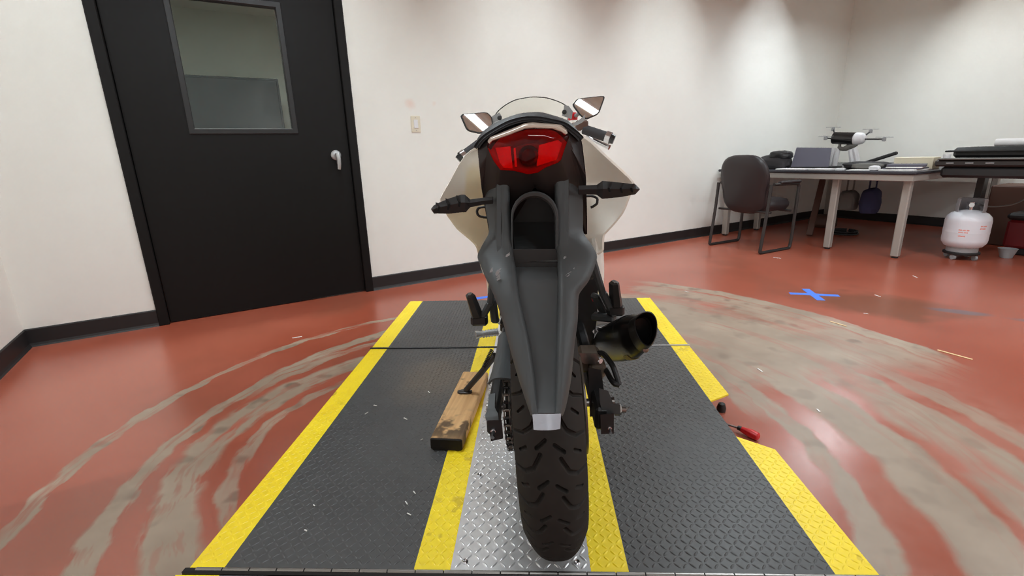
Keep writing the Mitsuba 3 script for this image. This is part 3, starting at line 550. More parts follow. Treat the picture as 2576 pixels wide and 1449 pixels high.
# turn signals
def signal(secs, ribs, sx):
    S = []
    for px, py, hh, dp in secs:
        c = P(px, py, .905); s = hh*.98/FOC
        S.append([c + [0, -dp, s*.15], c + [0, -dp*.5, s], c + [0, dp*.6, s*.8], c + [0, dp, 0], c + [0, dp*.6, -s*.8], c + [0, -dp*.5, -s]])
    k = part(bike, 'turn_signal', loft(S), 'm_black_plastic', False, label='black ribbed arrow shaped turn signal')
    for a, b, hh in ribs:
        c = P(a, b, .905-.0145); s = hh*.98/FOC
        part(k, 'rib', loft([[c + [sx*.006 + dx, .004, s*.9], c + [dx, -.003, s*.1], c + [sx*.004 + dx, .004, -s*.8], c + [sx*.005 + dx, .008, 0]] for dx in (0, sx*.0035)]), 'm_black_gloss', False)
    return k
signal([(1240, 503, 8, .009), (1213, 506, 8, .009), (1183, 511, 9, .010), (1172, 511, 20, .014), (1162, 511, 20, .015), (1130, 518, 17, .014), (1100, 524, 11, .011), (1092, 527, 9, .009), (1085, 526, 1, .002)], [(1160, 509, 17), (1133, 515, 15), (1108, 521, 11)], -1)
signal([(1455, 478, 10, .009), (1476, 477, 10, .009), (1500, 477, 11, .010), (1514, 477, 20, .014), (1525, 477, 19, .015), (1560, 477, 16, .014), (1590, 476, 12, .012), (1597, 476, 11, .010), (1609, 476, 1, .002)], [(1528, 474, 15), (1558, 474, 13), (1584, 474, 11)], 1)
# fairing, one shell each side
OL = [(1199, 372), (1176, 386), (1158, 409), (1133, 455), (1112, 492), (1108, 503), (1123, 538), (1138, 560), (1150, 576), (1180, 601), (1197, 619), (1203, 638), (1207, 660), (1216, 690)]
OR = [(1456, 339), (1479, 352), (1517, 388), (1555, 423), (1585, 452), (1591, 463), (1580, 496), (1565, 533), (1545, 560), (1525, 582), (1517, 592), (1515, 612), (1515, 628), (1500, 640)]
def shell(out, cx):
    G = []
    for a, b in out:
        e = P(a, b, 1.50); i1 = P(a + (cx-a)*.10, b, 1.52); i2 = P(a + (cx-a)*.5, b, 1.60); i3 = P(a + (cx-a)*.95, b, 1.70)
        o0 = e + [(e[0])*.012, .012, 0]; o1 = e*[.97, 1, 1] + [0, .30, 0]; o2 = e*[.62, 1, 1] + [0, .72, .01]
        G.append([i3, i2, i1, e, o0, o1, o2])
    return sheet(G, .004, (3, 3))
part(bike, 'side_fairing', shell(OL, 1335), 'm_fairing', 40, label='left white fairing, its dull inner side facing back')
part(bike, 'side_fairing', shell(OR, 1335), 'm_fairing', 40, label='right white fairing, its dull inner side facing back')
part(bike, 'belly_fairing', sheet([[P(1478, 600, 1.55), P(1496, 600, 1.515), P(1506, 600, 1.55), P(1494, 600, 2.0)], [P(1480, 640, 1.55), P(1500, 640, 1.50), P(1515, 632, 1.55), P(1500, 632, 2.0)], [P(1480, 690, 1.55), P(1500, 690, 1.50), P(1517, 680, 1.55), P(1500, 680, 2.0)], [P(1485, 740, 1.6), P(1500, 740, 1.55), P(1513, 735, 1.6), P(1500, 735, 2.0)]], .004, (3, 3)), 'm_fairing_gloss', label='glossy white lower fairing')
part(bike, 'belly_fairing', sheet([[P(1252, 605, 1.55), P(1236, 605, 1.515), P(1214, 605, 1.55), P(1228, 605, 2.0)], [P(1250, 655, 1.55), P(1235, 655, 1.50), P(1212, 655, 1.55), P(1225, 655, 2.0)], [P(1250, 700, 1.55), P(1235, 700, 1.5), P(1223, 700, 1.55), P(1232, 700, 2.0)], [P(1250, 740, 1.6), P(1240, 740, 1.55), P(1227, 740, 1.6), P(1235, 740, 2.0)]], .004, (3, 3)), 'm_fairing_gloss', label='glossy white lower fairing')
nose = [[B(x*w, y, z) for x, z in roundloop([(-1, .62), (-.8, .92), (0, 1.0), (.8, .92), (1, .62), (.5, .45), (-.5, .45)], 32, 2)] for y, w in ((1.95, .20), (2.2, .17), (2.4, .10), (2.47, .03))]
part(bike, 'nose_fairing', loft(nose), 'm_fairing_gloss', 40)
# windscreen
WT = [(1240, 300), (1252, 281), (1277, 261), (1302, 250), (1340, 244), (1365, 245), (1403, 255), (1428, 269), (1444, 288)]
part(bike, 'windscreen', trimesh.Trimesh(*(lambda G: (G.reshape(-1, 3), np.array([[i*9+j, i*9+j+1, (i+1)*9+j+1] for i in range(2) for j in range(8)] + [[i*9+j, (i+1)*9+j+1, (i+1)*9+j] for i in range(2) for j in range(8)])))(np.array([[P(a, b, 1.84+.0006*abs(a-1340)) for a, b in WT], [P(1342+(a-1342)*1.02, b+26, 1.98+.0006*abs(a-1340)) for a, b in WT], [P(1342+(a-1342)*1.04, b+60, 2.15) for a, b in WT]])), process=False), 'm_screen', True, label='lightly smoked windscreen')
part(bike, 'windscreen_edge', tube([P(a, b, 1.84+.0006*abs(a-1340)) for a, b in WT], .0016, 6), 'm_dark_metal')
def bracket(pts, hole, y):
    k = part(bike, 'windscreen_bracket', loft([LOOP(pts, y), LOOP(pts, y+.02)]), 'm_grey_plastic', False); q = P(*hole, y)
    part(k, 'bolt', lathe([(.001, 0), (.008, 0), (.008, .004), (.001, .006)], 16, (0, -1, 0), q), 'm_black_plastic')
bracket([(1419, 264), (1430, 266), (1441, 280), (1438, 300), (1413, 291), (1418, 275)], (1419.5, 282), 1.82)
bracket([(1256, 283), (1263, 294), (1254, 303), (1235, 312), (1238, 292)], (1257, 297), 1.82)
# mirrors
def mirror(loop, y, target, stem, nm):
    lo = np.array(loop, float); c = lo.mean(0); C0 = P(*c, y); d = (C0-EYE)/np.linalg.norm(C0-EYE); t = np.array(target)-C0; n = t/np.linalg.norm(t) - d; n /= np.linalg.norm(n)
    sharp = np.stack([.88*lo + .12*np.roll(lo, -1, 0), .12*lo + .88*np.roll(lo, -1, 0)], 1).reshape(-1, 2)
    def f(k, off):                                 # the outline laid on the mirror's own plane
        out = []
        for a, b in resample(sharp, 60):
            r = ray(c[0]+(a-c[0])*k, c[1]+(b-c[1])*k); q = EYE + r*(((C0 - EYE) @ n)/(r @ n)); out.append(q - n*off)
        return np.array(out)
    k = part(bike, 'mirror', loft([f(1.0, 0), f(1.03, .004), f(1.0, .012), f(.7, .028), f(.3, .034)]), 'm_black_plastic', 35, label=nm)
    g = f(.93, -.0012); m_ = len(g); v = np.vstack([g, g.mean(0)])
    part(k, 'glass', trimesh.Trimesh(v, [[i, (i+1) % m_, m_] for i in range(m_)], process=False), 'm_mirror', False, label='mirror glass')
    part(k, 'stem', tube(stem, .007, 10), 'm_grey_plastic')
MT = wp(-.335, 4.65, ZL + .02)
mirror([(1157, 287), (1225, 282), (1237, 294), (1240, 315), (1209, 336), (1175, 328)], 1.80, MT, [P(1228, 306, 1.82), P(1240, 310, 1.88), P(1254, 306, 2.0)], 'left mirror with a pointed outer corner')
mirror([(1453, 248), (1517, 241), (1521, 245), (1506, 286), (1474, 300), (1460, 290), (1440, 264)], 1.80, MT, [P(1462, 280, 1.82), P(1450, 290, 1.86), P(1430, 300, 1.98)], 'right mirror, raised higher than the left one')
part(bike, 'mirror_arm', sheet([[P(1438, 311, 1.72), P(1455, 303, 1.72), P(1471, 288, 1.72)], [P(1445, 317, 1.72), P(1460, 311, 1.72), P(1471, 302, 1.72)]], .008, (2, 3)), 'm_grey_plastic')
# handlebars
def barend(a, b, ring, end, y, name):
    k = part(bike, 'handlebar_grip', rod(P(*a, y), P(*b, y-.03), .0165, 20, .0175), 'm_dark_cloth', 35, label=name)
    d = P(*b, y-.03)-P(*a, y); d /= np.linalg.norm(d)
    part(k, 'collar', rod(P(*ring, y-.028)-d*.009, P(*ring, y-.028)+d*.009, .0205), 'm_chrome')
    part(k, 'bar_end', rod(P(*ring, y-.03), P(*end, y-.035), .0185, 20, .015), 'm_black_gloss')
    part(k, 'bar_tube', rod(P(*a, y)-d*.03, P(*a, y)+d*.004, .014), 'm_chrome')
barend((1468, 325), (1530, 346), (1530, 346), (1545, 352), 1.80, 'right grip')
barend((1205, 362), (1166, 392), (1165, 392), (1153, 403), 1.80, 'left grip')
part(bike, 'brake_lever', tube([P(1478, 342, 1.86), P(1500, 355, 1.83), P(1533, 371, 1.80)], [.008, .0075, .009], 12), 'm_chrome')
part(bike, 'clutch_lever', tube([P(1195, 372, 1.86), P(1172, 388, 1.83), P(1160, 394, 1.80)], [.008, .007, .008], 12), 'm_chrome')
part(bike, 'fluid_reservoir', lathe([(.002, 0), (.017, 0), (.018, .02), (.014, .026), (.002, .027)], 24, (0, 0, 1), P(1441, 302, 1.88)), 'm_red_plastic', label='red brake fluid cap')
part(bike, 'fork_cap', lathe([(.002, 0), (.018, 0), (.018, .03), (.012, .036), (.002, .036)], 24, (0, 0, 1), P(1448, 334, 1.88)), 'm_gold', label='gold coloured fork cap')
part(bike, 'switch_box', cube((.045, .03, .035), .006, P(1463, 316, 1.80)), 'm_brown')
part(bike, 'top_yoke', cube((.24, .05, .02), .006, P(1345, 335, 1.90)), 'm_dark_metal')
# pegs and hangers
def peg(top, bot, base, y, nm):
    a, b, c = P(*top, y), P(*bot, y+.01), P(*base, y+.03)
    k = part(bike, 'passenger_peg', cat(loft([[q + bl*x*w + np.array([0, 1, 0])*yy for x, yy in ((-1, .012), (-.5, -.012), (.5, -.014), (1, .008), (0, .018))] for q, w in ((a + [0, 0, .006], .006), (a, .013), (a + (b-a)*.5, .015), (b, .017))])), 'm_frame_metal', False, label=nm)
    part(k, 'pivot', cat(cube((.045, .03, .03), .006, (b+c)/2)), 'm_black_plastic')
peg((1182, 745), (1200, 796), (1212, 812), 1.20, 'folded left passenger foot peg')
peg((1546, 714), (1551, 770), (1545, 788), 1.20, 'folded right passenger foot peg')
part(bike, 'peg_hanger', cat(bar(P(1240, 690, 1.22), P(1234, 765, 1.22), .024, .018, .005), bar(P(1234, 760, 1.22), P(1205, 812, 1.22), .026, .018, .005), bar(P(1238, 750, 1.24), P(1246, 812, 1.26), .022, .016, .005)), 'm_fender')
part(bike, 'peg_hanger', cat(bar(P(1490, 650, 1.22), P(1518, 745, 1.22), .022, .018, .005), bar(P(1516, 735, 1.22), P(1545, 795, 1.22), .028, .02, .005), bar(P(1495, 740, 1.24), P(1525, 795, 1.26), .03, .016, .005), bar(P(1490, 795, 1.25), P(1548, 800, 1.22), .03, .02, .005)), 'm_fender')
q0, q1 = P(1197, 843, 1.40), P(1252, 835, 1.42)
d = (q1-q0)/np.linalg.norm(q1-q0)
part(bike, 'rider_peg', cat(tube([q0, q0+d*.004, q0+d*.02, q1], [.013, .013, .009, .011], 14, False), *[rod(q0+d*t, q0+d*(t+.004), .0125, 14) for t in np.arange(.022, .075, .009)]), 'm_brushed', label='ribbed silver rider foot peg')
part(bike, 'shift_rod', rod(P(1264, 792, 1.42), P(1257, 815, 1.40), .006), 'm_steel')
part(bike, 'rider_peg', cat(rod(P(1500, 812, 1.40), P(1535, 806, 1.40), .010)), 'm_brushed', label='silver rider foot peg')
# side stand
foot = PZ(1172, 986, ZP+.042); piv = P(1246, 893, 1.50)
part(bike, 'side_stand', cat(tube([piv, piv*.5+foot*.5, foot+[0, 0, .006]], [.011, .0105, .010], 12, False), loft([[foot + [x*w, y*w, z] for x, y in roundloop([(-.03, -.014), (.022, -.014), (.022, .014), (-.03, .014)], 20, 1)] for z, w in ((-.003, 1), (.003, 1), (.006, .7))])), 'm_frame_metal', 35, label='side stand resting on the wood block')
sa, sb = P(1238, 880, 1.46), P(1216, 925, 1.46); t = np.linspace(0, 1, 160); ax = axes(sb-sa)
part(bike, 'stand_spring', tube([sa + (sb-sa)*x + .006*(math.cos(x*75)*ax[:, 0] + math.sin(x*75)*ax[:, 1]) for x in t], .0016, 6, False), 'm_dark_metal')
# exhaust
OUTL = [(1597, 806), (1607, 795), (1620, 788), (1634, 787), (1645, 796), (1651, 812), (1650, 838), (1642, 860), (1631, 870), (1617, 863), (1606, 846), (1599, 828)]
oc = np.mean(OUTL, 0)
def muf(k, y, c=None):
    c = oc if c is None else np.array(c); return resample([P(c[0]+(a-oc[0])*k, c[1]+(b-oc[1])*k, y) for a, b in roundloop(OUTL, 40, 1)], 40)
mf = part(bike, 'muffler', loft([muf(1.14, .955, (1612, 834)), muf(1.36, .975, (1598, 838)), muf(1.40, 1.00, (1590, 842)), muf(1.36, 1.10, (1562, 850)), muf(1.18, 1.22, (1534, 858)), muf(.8, 1.30, (1516, 866)), muf(.4, 1.36, (1500, 872))]), 'm_muffler', 35, label='short black exhaust muffler')
part(mf, 'end_cap', loft([muf(1.0, .905), muf(1.07, .900), muf(1.13, .905), muf(1.18, .95, (1612, 834)), muf(1.1, .955, (1612, 834)), muf(.93, .93, (1616, 832)), muf(.9, 1.05, (1588, 842)), muf(.1, 1.06, (1588, 842))], caps=False), 'm_black_plastic', 35, label='end cap with an open outlet')
lw = [muf(1.415, 1.00, (1590, 842)), muf(1.395, 1.045, (1578, 845)), muf(1.375, 1.095, (1563, 850))]; idx = np.argsort(lw[0][:, 2])[:6]; idx = idx[np.argsort(lw[0][idx][:, 0])]
part(mf, 'badge', sheet([l[idx] for l in lw[:2]], .0012), 'm_badge', False, label='dull yellow badge')
part(mf, 'band', loft([muf(1.43, 1.03, (1582, 844)), muf(1.43, 1.045, (1578, 845))]), 'm_dark_metal', 35)
q = P(1624, 879, .93); part(mf, 'screw', lathe([(.001, 0), (.006, 0), (.006, .003), (.001, .004)], 12, (0, -1, 0), q), 'm_steel')
part(bike, 'exhaust_pipe', tube([P(1508, 872, 1.32), P(1490, 880, 1.5), B(.05, 1.75, .18), B(0, 2.0, .25), B(0, 2.05, .42)], .02, 14), 'm_steel')
# rear brake
cp = part(bike, 'brake_caliper', cat(cube((.055, .07, .05), .01, P(1480, 902, 1.08)), cube((.04, .05, .04), .008, P(1500, 925, 1.05))), 'm_dusty', 35, label='dusty rear brake caliper')
part(cp, 'bolt', hexbolt(P(1504, 905, 1.03), (.6, -.8, 0), .008, .01), 'm_chrome')
part(cp, 'bracket', loft([[P(a, b, y) for a, b in ((1452, 888), (1500, 890), (1508, 905), (1498, 918), (1470, 915), (1452, 905))] for y in (1.02, 1.05)]), 'm_steel', False)
part(bike, 'brake_hose', tube([P(1502, 890, 1.08), P(1520, 892, 1.04), P(1538, 915, 1.0), P(1552, 950, .98), P(1557, 968, .97), P(1548, 966, .97), P(1532, 945, 1.0), P(1522, 930, 1.05)], .0062, 10), 'm_black_plastic')
part(bike, 'linkage_plate', loft([[P(a, b, y) for a, b in ((1480, 925), (1512, 930), (1528, 1045), (1484, 1048))] for y in (.97, .99)]), 'm_black_plastic', False)
# dark inner bodywork, engine, tank, subframe
part(bike, 'inner_fender', loft([[P(a, b, y) for a, b in ((1262, 690), (1460, 660), (1505, 700), (1502, 800), (1490, 880), (1265, 850), (1262, 780))] for y in (1.34, 1.38)]), 'm_black_plastic', False)
part(bike, 'engine', cat(cube((.26, .40, .30), .03, B(0, 1.72, .35)), cube((.30, .16, .18), .05, B(0, 1.62, .30))), 'm_dark_metal')
part(bike, 'fuel_tank', loft([[B(x*w, y, .66+z*h) for x, z in roundloop([(-1, 0), (-.9, .8), (0, 1), (.9, .8), (1, 0)], 28, 2)] for y, w, h in ((1.36, .08, .12), (1.48, .12, .2), (1.68, .14, .24), (1.86, .10, .2))]), 'm_fairing_gloss', 40)
part(bike, 'subframe', cat(rod(B(-.09, 1.45, .62), B(-.07, 1.0, .74), .012), rod(B(.09, 1.45, .62), B(.07, 1.0, .74), .012), rod(B(0, 1.42, .35), B(0, 1.35, .62), .03)), 'm_dark_metal')
part(bike, 'shock_reservoir', cat(rod(P(1470, 690, 1.25), P(1492, 690, 1.25), .014)), 'm_grey_cloth', label='small dusty hose joint')
part(bike, 'bolt', cat(*[hexbolt(P(a, b, 1.30), (0, -1, 0), .007, .006) for a, b in ((1497, 745), (1494, 752))]), 'm_red_plastic', label='red painted bolt')
for a, b in ((1495, 833), (1508, 828), (1512, 832), (1475, 860)): part(bike, 'bolt', hexbolt(P(a, b, 1.26), (0, -1, .2), .007, .008), 'm_chrome')

# ------------------------------------------------------------------ on the floor
def flat(a, b, w, z0, h):
    a, b = np.array(a[:2]), np.array(b[:2]); d = (b-a)/np.linalg.norm(b-a); n = np.array([-d[1], d[0]])*w/2
    return prism([tuple(a-n), tuple(b-n), tuple(b+n), tuple(a+n)], z0, z0+h)
k = thing('tape_cross', 'blue tape cross stuck on the red floor', 'tape mark')
part(k, 'strip', flat(PZ(1986, 738, 0), PZ(2111, 744, 0), .048, .0003, .0006), 'm_blue_tape', False); part(k, 'strip', flat(PZ(2026, 727, 0), PZ(2066, 756, 0), .05, .0009, .0006), 'm_blue_tape', False)
solo('tape_strip', flat(PZ(1192, 752, 0), PZ(1260, 742, 0), .05, .0003, .0006), 'm_blue_tape', 'short blue tape strip on the floor beyond the far end of the lift', 'tape mark', smooth=False)
k = thing('screwdriver', 'red handled screwdriver lying on the floor beside the lift', 'screwdriver')
a, b, c = PZ(1909, 1100, .016), PZ(1866, 1080, .016), PZ(1835, 1070, .016); d = (b-a)/np.linalg.norm(b-a)
part(k, 'handle', tube([a, a+d*.004, a+d*.03, b-d*.015, b], [.008, .014, .0155, .012, .010], 14, False), 'm_red_plastic'); part(k, 'ferrule', rod(b, b+d*.014, .008), 'm_black_plastic'); part(k, 'shaft', rod(b+d*.01, c+(c-b)*.8, .004, 10), 'm_chrome')
solo('rubber_foot', lathe([(.002, 0), (.016, 0), (.017, .012), (.012, .03), (.004, .034)], 20, (0, 0, 1), PZ(1814, 1033, .001)), 'm_black_plastic', 'small black rubber foot on the floor in the notch of the lift edge', 'rubber foot')
def sliver(px, py, px2, py2, z, w, name, label, cat_, m='m_pale_wood', group=None):
    a, b = PZ(px, py, z), PZ(px2, py2, z); k = solo(name, flat(a, b, w, z+.0005, .002), m, label, cat_, group, False); return k
sliver(2358, 881, 2446, 905, 0, .012, 'wood_splinter', 'long pale wood splinter on the worn floor at the right', 'splinter')
sliver(2088, 809, 2129, 821, 0, .010, 'wood_splinter', 'short pale wood splinter on the floor below the blue tape cross', 'splinter')
for q in ((2296, 694, 2308, 699), (2200, 742, 2215, 747), (1906, 928, 1918, 936), (2055, 1030, 2062, 1037), (1722, 733, 1732, 735), (2172, 788, 2184, 790), (735, 851, 760, 847), (1945, 584+64, 1965, 584+66)):
    sliver(*q, 0, .006, 'paper_scrap', 'tiny pale scrap on the red floor', 'scrap', 'm_paper', 'pale scraps on the red floor')
for q in ((1040, 1237, 1045, 1243), (1020, 1262, 1025, 1270), (1024, 1292, 1034, 1297), (766, 1334, 772, 1337), (789, 1271, 792, 1274), (1058, 1108, 1064, 1105), (1016, 1052, 1024, 1056), (918, 1043, 926, 1038), (1077, 985, 1081, 989), (940, 1020, 948, 1022)):
    sliver(*q, ZP+.001, .0026, 'paper_scrap', 'tiny pale scrap on the black deck plate', 'scrap', 'm_paper', 'pale scraps on the black deck plate')

# ------------------------------------------------------------------ chair
ch = thing('guest_chair', 'dark vinyl guest chair with sled base facing the table', 'chair')
cF = np.array([.86, .51, 0]); cF /= np.linalg.norm(cF); cR = np.array([cF[1], -cF[0], 0]); cO = (PZ(1915, 640, 0) + PZ(1780, 618, 0))/2
CM = np.eye(4); CM[:3, 0] = cR; CM[:3, 1] = cF; CM[:3, 3] = cO
def C(x, y, z): return cO + cR*x + cF*y + np.array([0, 0, z])
for s in (-1, 1):
    part(ch, 'side_frame', tube([C(s*.285, .06, .64), C(s*.285, .045, .40), C(s*.285, .005, .05), C(s*.285, .002, .02), C(s*.285, .02, .013), C(s*.285, .05, .012), C(s*.285, .40, .012), C(s*.285, .44, .014), C(s*.285, .455, .03), C(s*.285, .47, .30), C(s*.285, .475, .60), C(s*.285, .46, .628), C(s*.285, .43, .632), C(s*.285, .10, .638)], .0145, 12, True, 5), 'm_frame_metal')
    part(ch, 'armrest', cube((.05, .30, .028), .010, C(s*.285, .33, .652), CM[:3, :3]), 'm_vinyl')
part(ch, 'crossbar', cat(rod(C(-.285, .10, .38), C(.285, .10, .38), .011), rod(C(-.285, .40, .38), C(.285, .40, .38), .011)), 'm_frame_metal')
def pad(w, h, t, n=56, waist=0.):
    out = []
    for k, d in ((.0, -.5), (.7, -.5), (.92, -.40), (1, -.12), (1, .12), (.92, .40), (.7, .5), (.0, .5)):
        lo = []
        for a in np.arange(n)*2*np.pi/n:
            c, s = math.cos(a), math.sin(a); x, z = np.sign(c)*abs(c)**.62*w/2, np.sign(s)*abs(s)**.7*h/2
            x *= 1 - waist*math.exp(-((z+h*.12)/(h*.16))**2); lo.append([x*max(k, .02), d*t, z*max(k, .02)])
        out.append(lo)
    return np.array(out)
S = pad(.52, .56, .085, waist=.07); S[..., 1] += .9*S[..., 0]**2*.25; th = .20
M = np.eye(4); c_, s_ = math.cos(th), math.sin(th); M[:3, :3] = np.array([[1, 0, 0], [0, c_, -s_], [0, s_, c_]]) ; M[:3, 3] = [0, .06, .63]
part(ch, 'backrest', xf(xf(loft(S), M), CM), 'm_vinyl', 40)
S = pad(.50, .48, .12); M = np.eye(4); M[:3, :3] = np.array([[1, 0, 0], [0, 0, 1], [0, -1, 0]]).T; M[:3, 3] = [0, .30, .435]
part(ch, 'seat', xf(xf(loft(S), M), CM), 'm_vinyl', 40)

# ------------------------------------------------------------------ table and what is on it
tb = thing('work_table', 'work table with dark top and pale metal legs in the corner', 'table')
TS0, TS1, TO0, TO1 = 4.86, 7.22, .05, 1.84
part(tb, 'tabletop', rb(TS0-.02, TS1+.02, TO0-.02, TO1+.02, .72, .745, .006), 'm_table_top')
part(tb, 'apron', cat(rb(TS0, TS0+.03, TO0, TO1, .665, .72), rb(TS1-.03, TS1, TO0, TO1, .665, .72), rb(TS0, TS1, TO0, TO0+.03, .665, .72), rb(TS0, TS1, TO1-.03, TO1, .665, .72)), 'm_leg_metal', False)
for s, o in ((5.0, 1.765), (4.99, 1.21), (4.94, .12), (5.54, .12), (7.14, 1.76), (7.14, .12)):
    l = part(tb, 'leg', rb(s-.03, s+.03, o-.03, o+.03, .012, .70, .008), 'm_leg_metal'); part(l, 'glide', lathe([(.004, 0), (.024, 0), (.026, .012), (.004, .014)], 20, (0, 0, 1), wp(s, o, .0005)), 'm_black_plastic')
TZ = .7455
def ons(s, o, z): return wp(s, o, z)
# bag, display panel
def blob(s, o, z0, hs, ho, hz, seed, rot=0., n=3, e=.7):
    m = trimesh.creation.icosphere(subdivisions=n); v = np.array(m.vertices); v = np.sign(v)*np.abs(v)**e
    from meshkit import fbm as nf
    v *= (1 + .28*(nf(v*2.1+seed*7.3, 3, seed)-.5))[:, None]; v = v/np.abs(v).max(0)
    v[:, 2] = np.maximum(v[:, 2], -.75); v = v*[hs, ho, hz]; v[:, 2] -= v[:, 2].min()
    c, s_ = math.cos(rot), math.sin(rot); v[:, :2] = v[:, :2] @ np.array([[c, s_], [-s_, c]])
    m = trimesh.Trimesh(v, m.faces, process=False); m.apply_translation([s, -o, z0]); m.apply_transform(ROOM); return m
k = thing('equipment_bag', 'black equipment bag at the far left end of the table behind the chair', 'bag')
part(k, 'body', blob(5.10, .52, TZ, .12, .16, .085, 2, .2), 'm_dark_cloth', 40); part(k, 'flap', blob(5.10, .58, TZ+.10, .10, .11, .05, 5, .3), 'm_black_plastic', 40)
# dark folder panel standing tilted
def panel(pts, th, m, nm, lab, catg, y):
    pass
k = thing('laptop', 'open dark grey laptop seen from behind on the table', 'laptop')
c0, c1, c2, c3 = PS(1988, 424, 5.08), PS(2083, 424, 5.16), PS(2092, 372, 5.28), PS(2004, 371, 5.20)
part(k, 'lid', sheet([[c0, c1], [c3, c2]], .010, (3, 3)), 'm_navy', False)
part(k, 'base', sheet([[c0*[1, 1, 0]+[0, 0, TZ+.022], c1*[1, 1, 0]+[0, 0, TZ+.022]], [c0*[1, 1, 0]+WD*.26+[0, 0, TZ+.022], c1*[1, 1, 0]+WD*.26+[0, 0, TZ+.022]]], .018), 'm_black_plastic', False)
# drone
dn = thing('drone', 'white and black quadcopter drone on legs behind the laptop', 'drone')
SD = 5.45
dc = PS(2125, 349, SD); px2m = 1.2*np.linalg.norm(PS(2175, 349, SD) - PS(2125, 349, SD))/50
dx = (PS(2175, 349, SD) - PS(2125, 349, SD)); dx /= np.linalg.norm(dx)
part(dn, 'body', tube([PS(2096, 347, SD), PS(2098, 347, SD), PS(2150, 349, SD), PS(2153, 349, SD)], np.array([9, 13.5, 14, 12])*px2m, 20, False), 'm_black_gloss')
part(dn, 'shell', tube([PS(2150, 349, SD), PS(2155, 349, SD), PS(2170, 348, SD), PS(2178, 347, SD)], np.array([13, 14, 12, 5])*px2m, 20), 'm_white_plastic', label='white rear shell')
part(dn, 'gimbal', cat(rod(PS(2113, 362, SD), PS(2112, 372, SD), 3*px2m), tube([PS(2110, 368, SD), PS(2116, 374, SD), PS(2126, 375, SD)], np.array([3, 4.5, 4])*px2m, 12), tube([PS(2126, 374, SD), PS(2140, 368, SD), PS(2156, 363, SD)], np.array([6, 6.5, 4])*px2m, 14)), 'm_grey_cloth', label='camera gimbal under the body')
for (a, b), dd in (((2077, 347), -.10), ((2224, 350), -.10), ((2096, 325), .16), ((2190, 330), .16)):
    e = PS(a, b, SD+dd*.6); st = PS(2105 if a < 2125 else 2165, 350, SD)
    ar = part(dn, 'arm', rod(st, e, 1.6*px2m, 10), 'm_black_plastic')
    part(ar, 'motor', lathe([(.003, -.02), (.016, -.018), (.017, .012), (.004, .016)], 16, (0, 0, 1), e), 'm_grey_plastic')
    part(ar, 'propeller', cat(bar(e+[0, 0, .018]-dx*.07, e+[0, 0, .018]+dx*.07, .004, .014, .001, (0, 1, 0))), 'm_grey_plastic', False)
for a, b, a2 in ((2098, 372, 2084), (2150, 372, 2158), (2108, 374, 2098), (2140, 376, 2144)):
    f0 = PS(a, b, SD); f1 = PS(a2, 424, SD)*[1, 1, 0] + [0, 0, TZ+.010]
    part(dn, 'landing_leg', tube([f0, f0*.5+f1*.5+[0, 0, .01], f1], np.array([5, 5.5, 5])*px2m, 10), 'm_white_plastic')
# papers, cloths, pads along the front edge
def slab(s0, s1, o0, o1, z, h, m, rot=0, bev=.002):
    c, sn = math.cos(rot), math.sin(rot); R3 = np.array([[c, -sn, 0], [sn, c, 0], [0, 0, 1]])
    q = cube((s1-s0, o1-o0, h), bev, ((s0+s1)/2, -(o0+o1)/2, z+h/2), R3); q.apply_transform(ROOM); return q
for s, o, w, l, z, h, r, m, nm, lab, ct in (
    (4.97, .80, .16, .28, 0, .012, .05, 'm_paper', 'notepad', 'white notepad at the front edge of the table before the laptop', 'notepad'),
    (4.97, 1.08, .14, .20, 0, .014, -.1, 'm_paper', 'notepad', 'white notepad at the front edge between laptop and drone', 'notepad'),
    (4.95, 1.24, .09, .07, 0, .018, .3, 'm_white_plastic', 'charger', 'small white charger block at the front edge of the table', 'charger'),
    (4.97, 1.40, .16, .18, 0, .006, .1, 'm_paper', 'paper_sheet', 'white sheet under the dark cloth on the table', 'paper'),
    (5.04, 1.70, .28, .26, 0, .014, -.06, 'm_paper', 'paper_stack', 'stack of white paper at the right corner of the table', 'paper'),
    (5.06, 1.70, .26, .26, .014, .010, .12, 'm_navy', 'binder', 'dark binder on the white paper stack', 'binder'),
    (5.05, 1.71, .25, .24, .024, .008, .2, 'm_paper', 'paper_sheet', 'white sheet on the dark binder', 'paper'),
    (5.08, 1.70, .26, .26, .032, .020, .3, 'm_navy', 'binder', 'dark binder topmost at the right corner of the table', 'binder'),
    (5.43, 1.64, .22, .28, 0, .10, .1, 'm_cream', 'cardboard_box', 'cream coloured box at the back right of the table', 'box')):
    solo(nm, slab(s-w/2, s+w/2, o-l/2, o+l/2, TZ+z, h, m, r), m, lab, ct, smooth=False)
solo('dark_cloth', blob(5.26, 1.32, TZ+.001, .12, .20, .04, 11, -.2), 'm_dark_cloth', 'crumpled dark cloth in the middle of the table', 'cloth', smooth=40)
solo('grey_cloth', blob(5.08, 1.40, TZ+.010, .045, .13, .03, 13, .0), 'm_grey_cloth', 'crumpled grey cloth before the dark cloth on the table', 'cloth', smooth=40)
a, b = PS(2170, 412, 5.45), PS(2258, 384, 5.50)
solo('long_case', bar(a, b, .05, .03, .008), 'm_black_plastic', 'long black case leaning across the dark cloth on the table', 'case')
solo('water_pouch', blob(4.94, 1.52, TZ+.001, .03, .045, .025, 17), 'm_white_plastic', 'small pale pouch on the table before the binders', 'pouch', smooth=40)
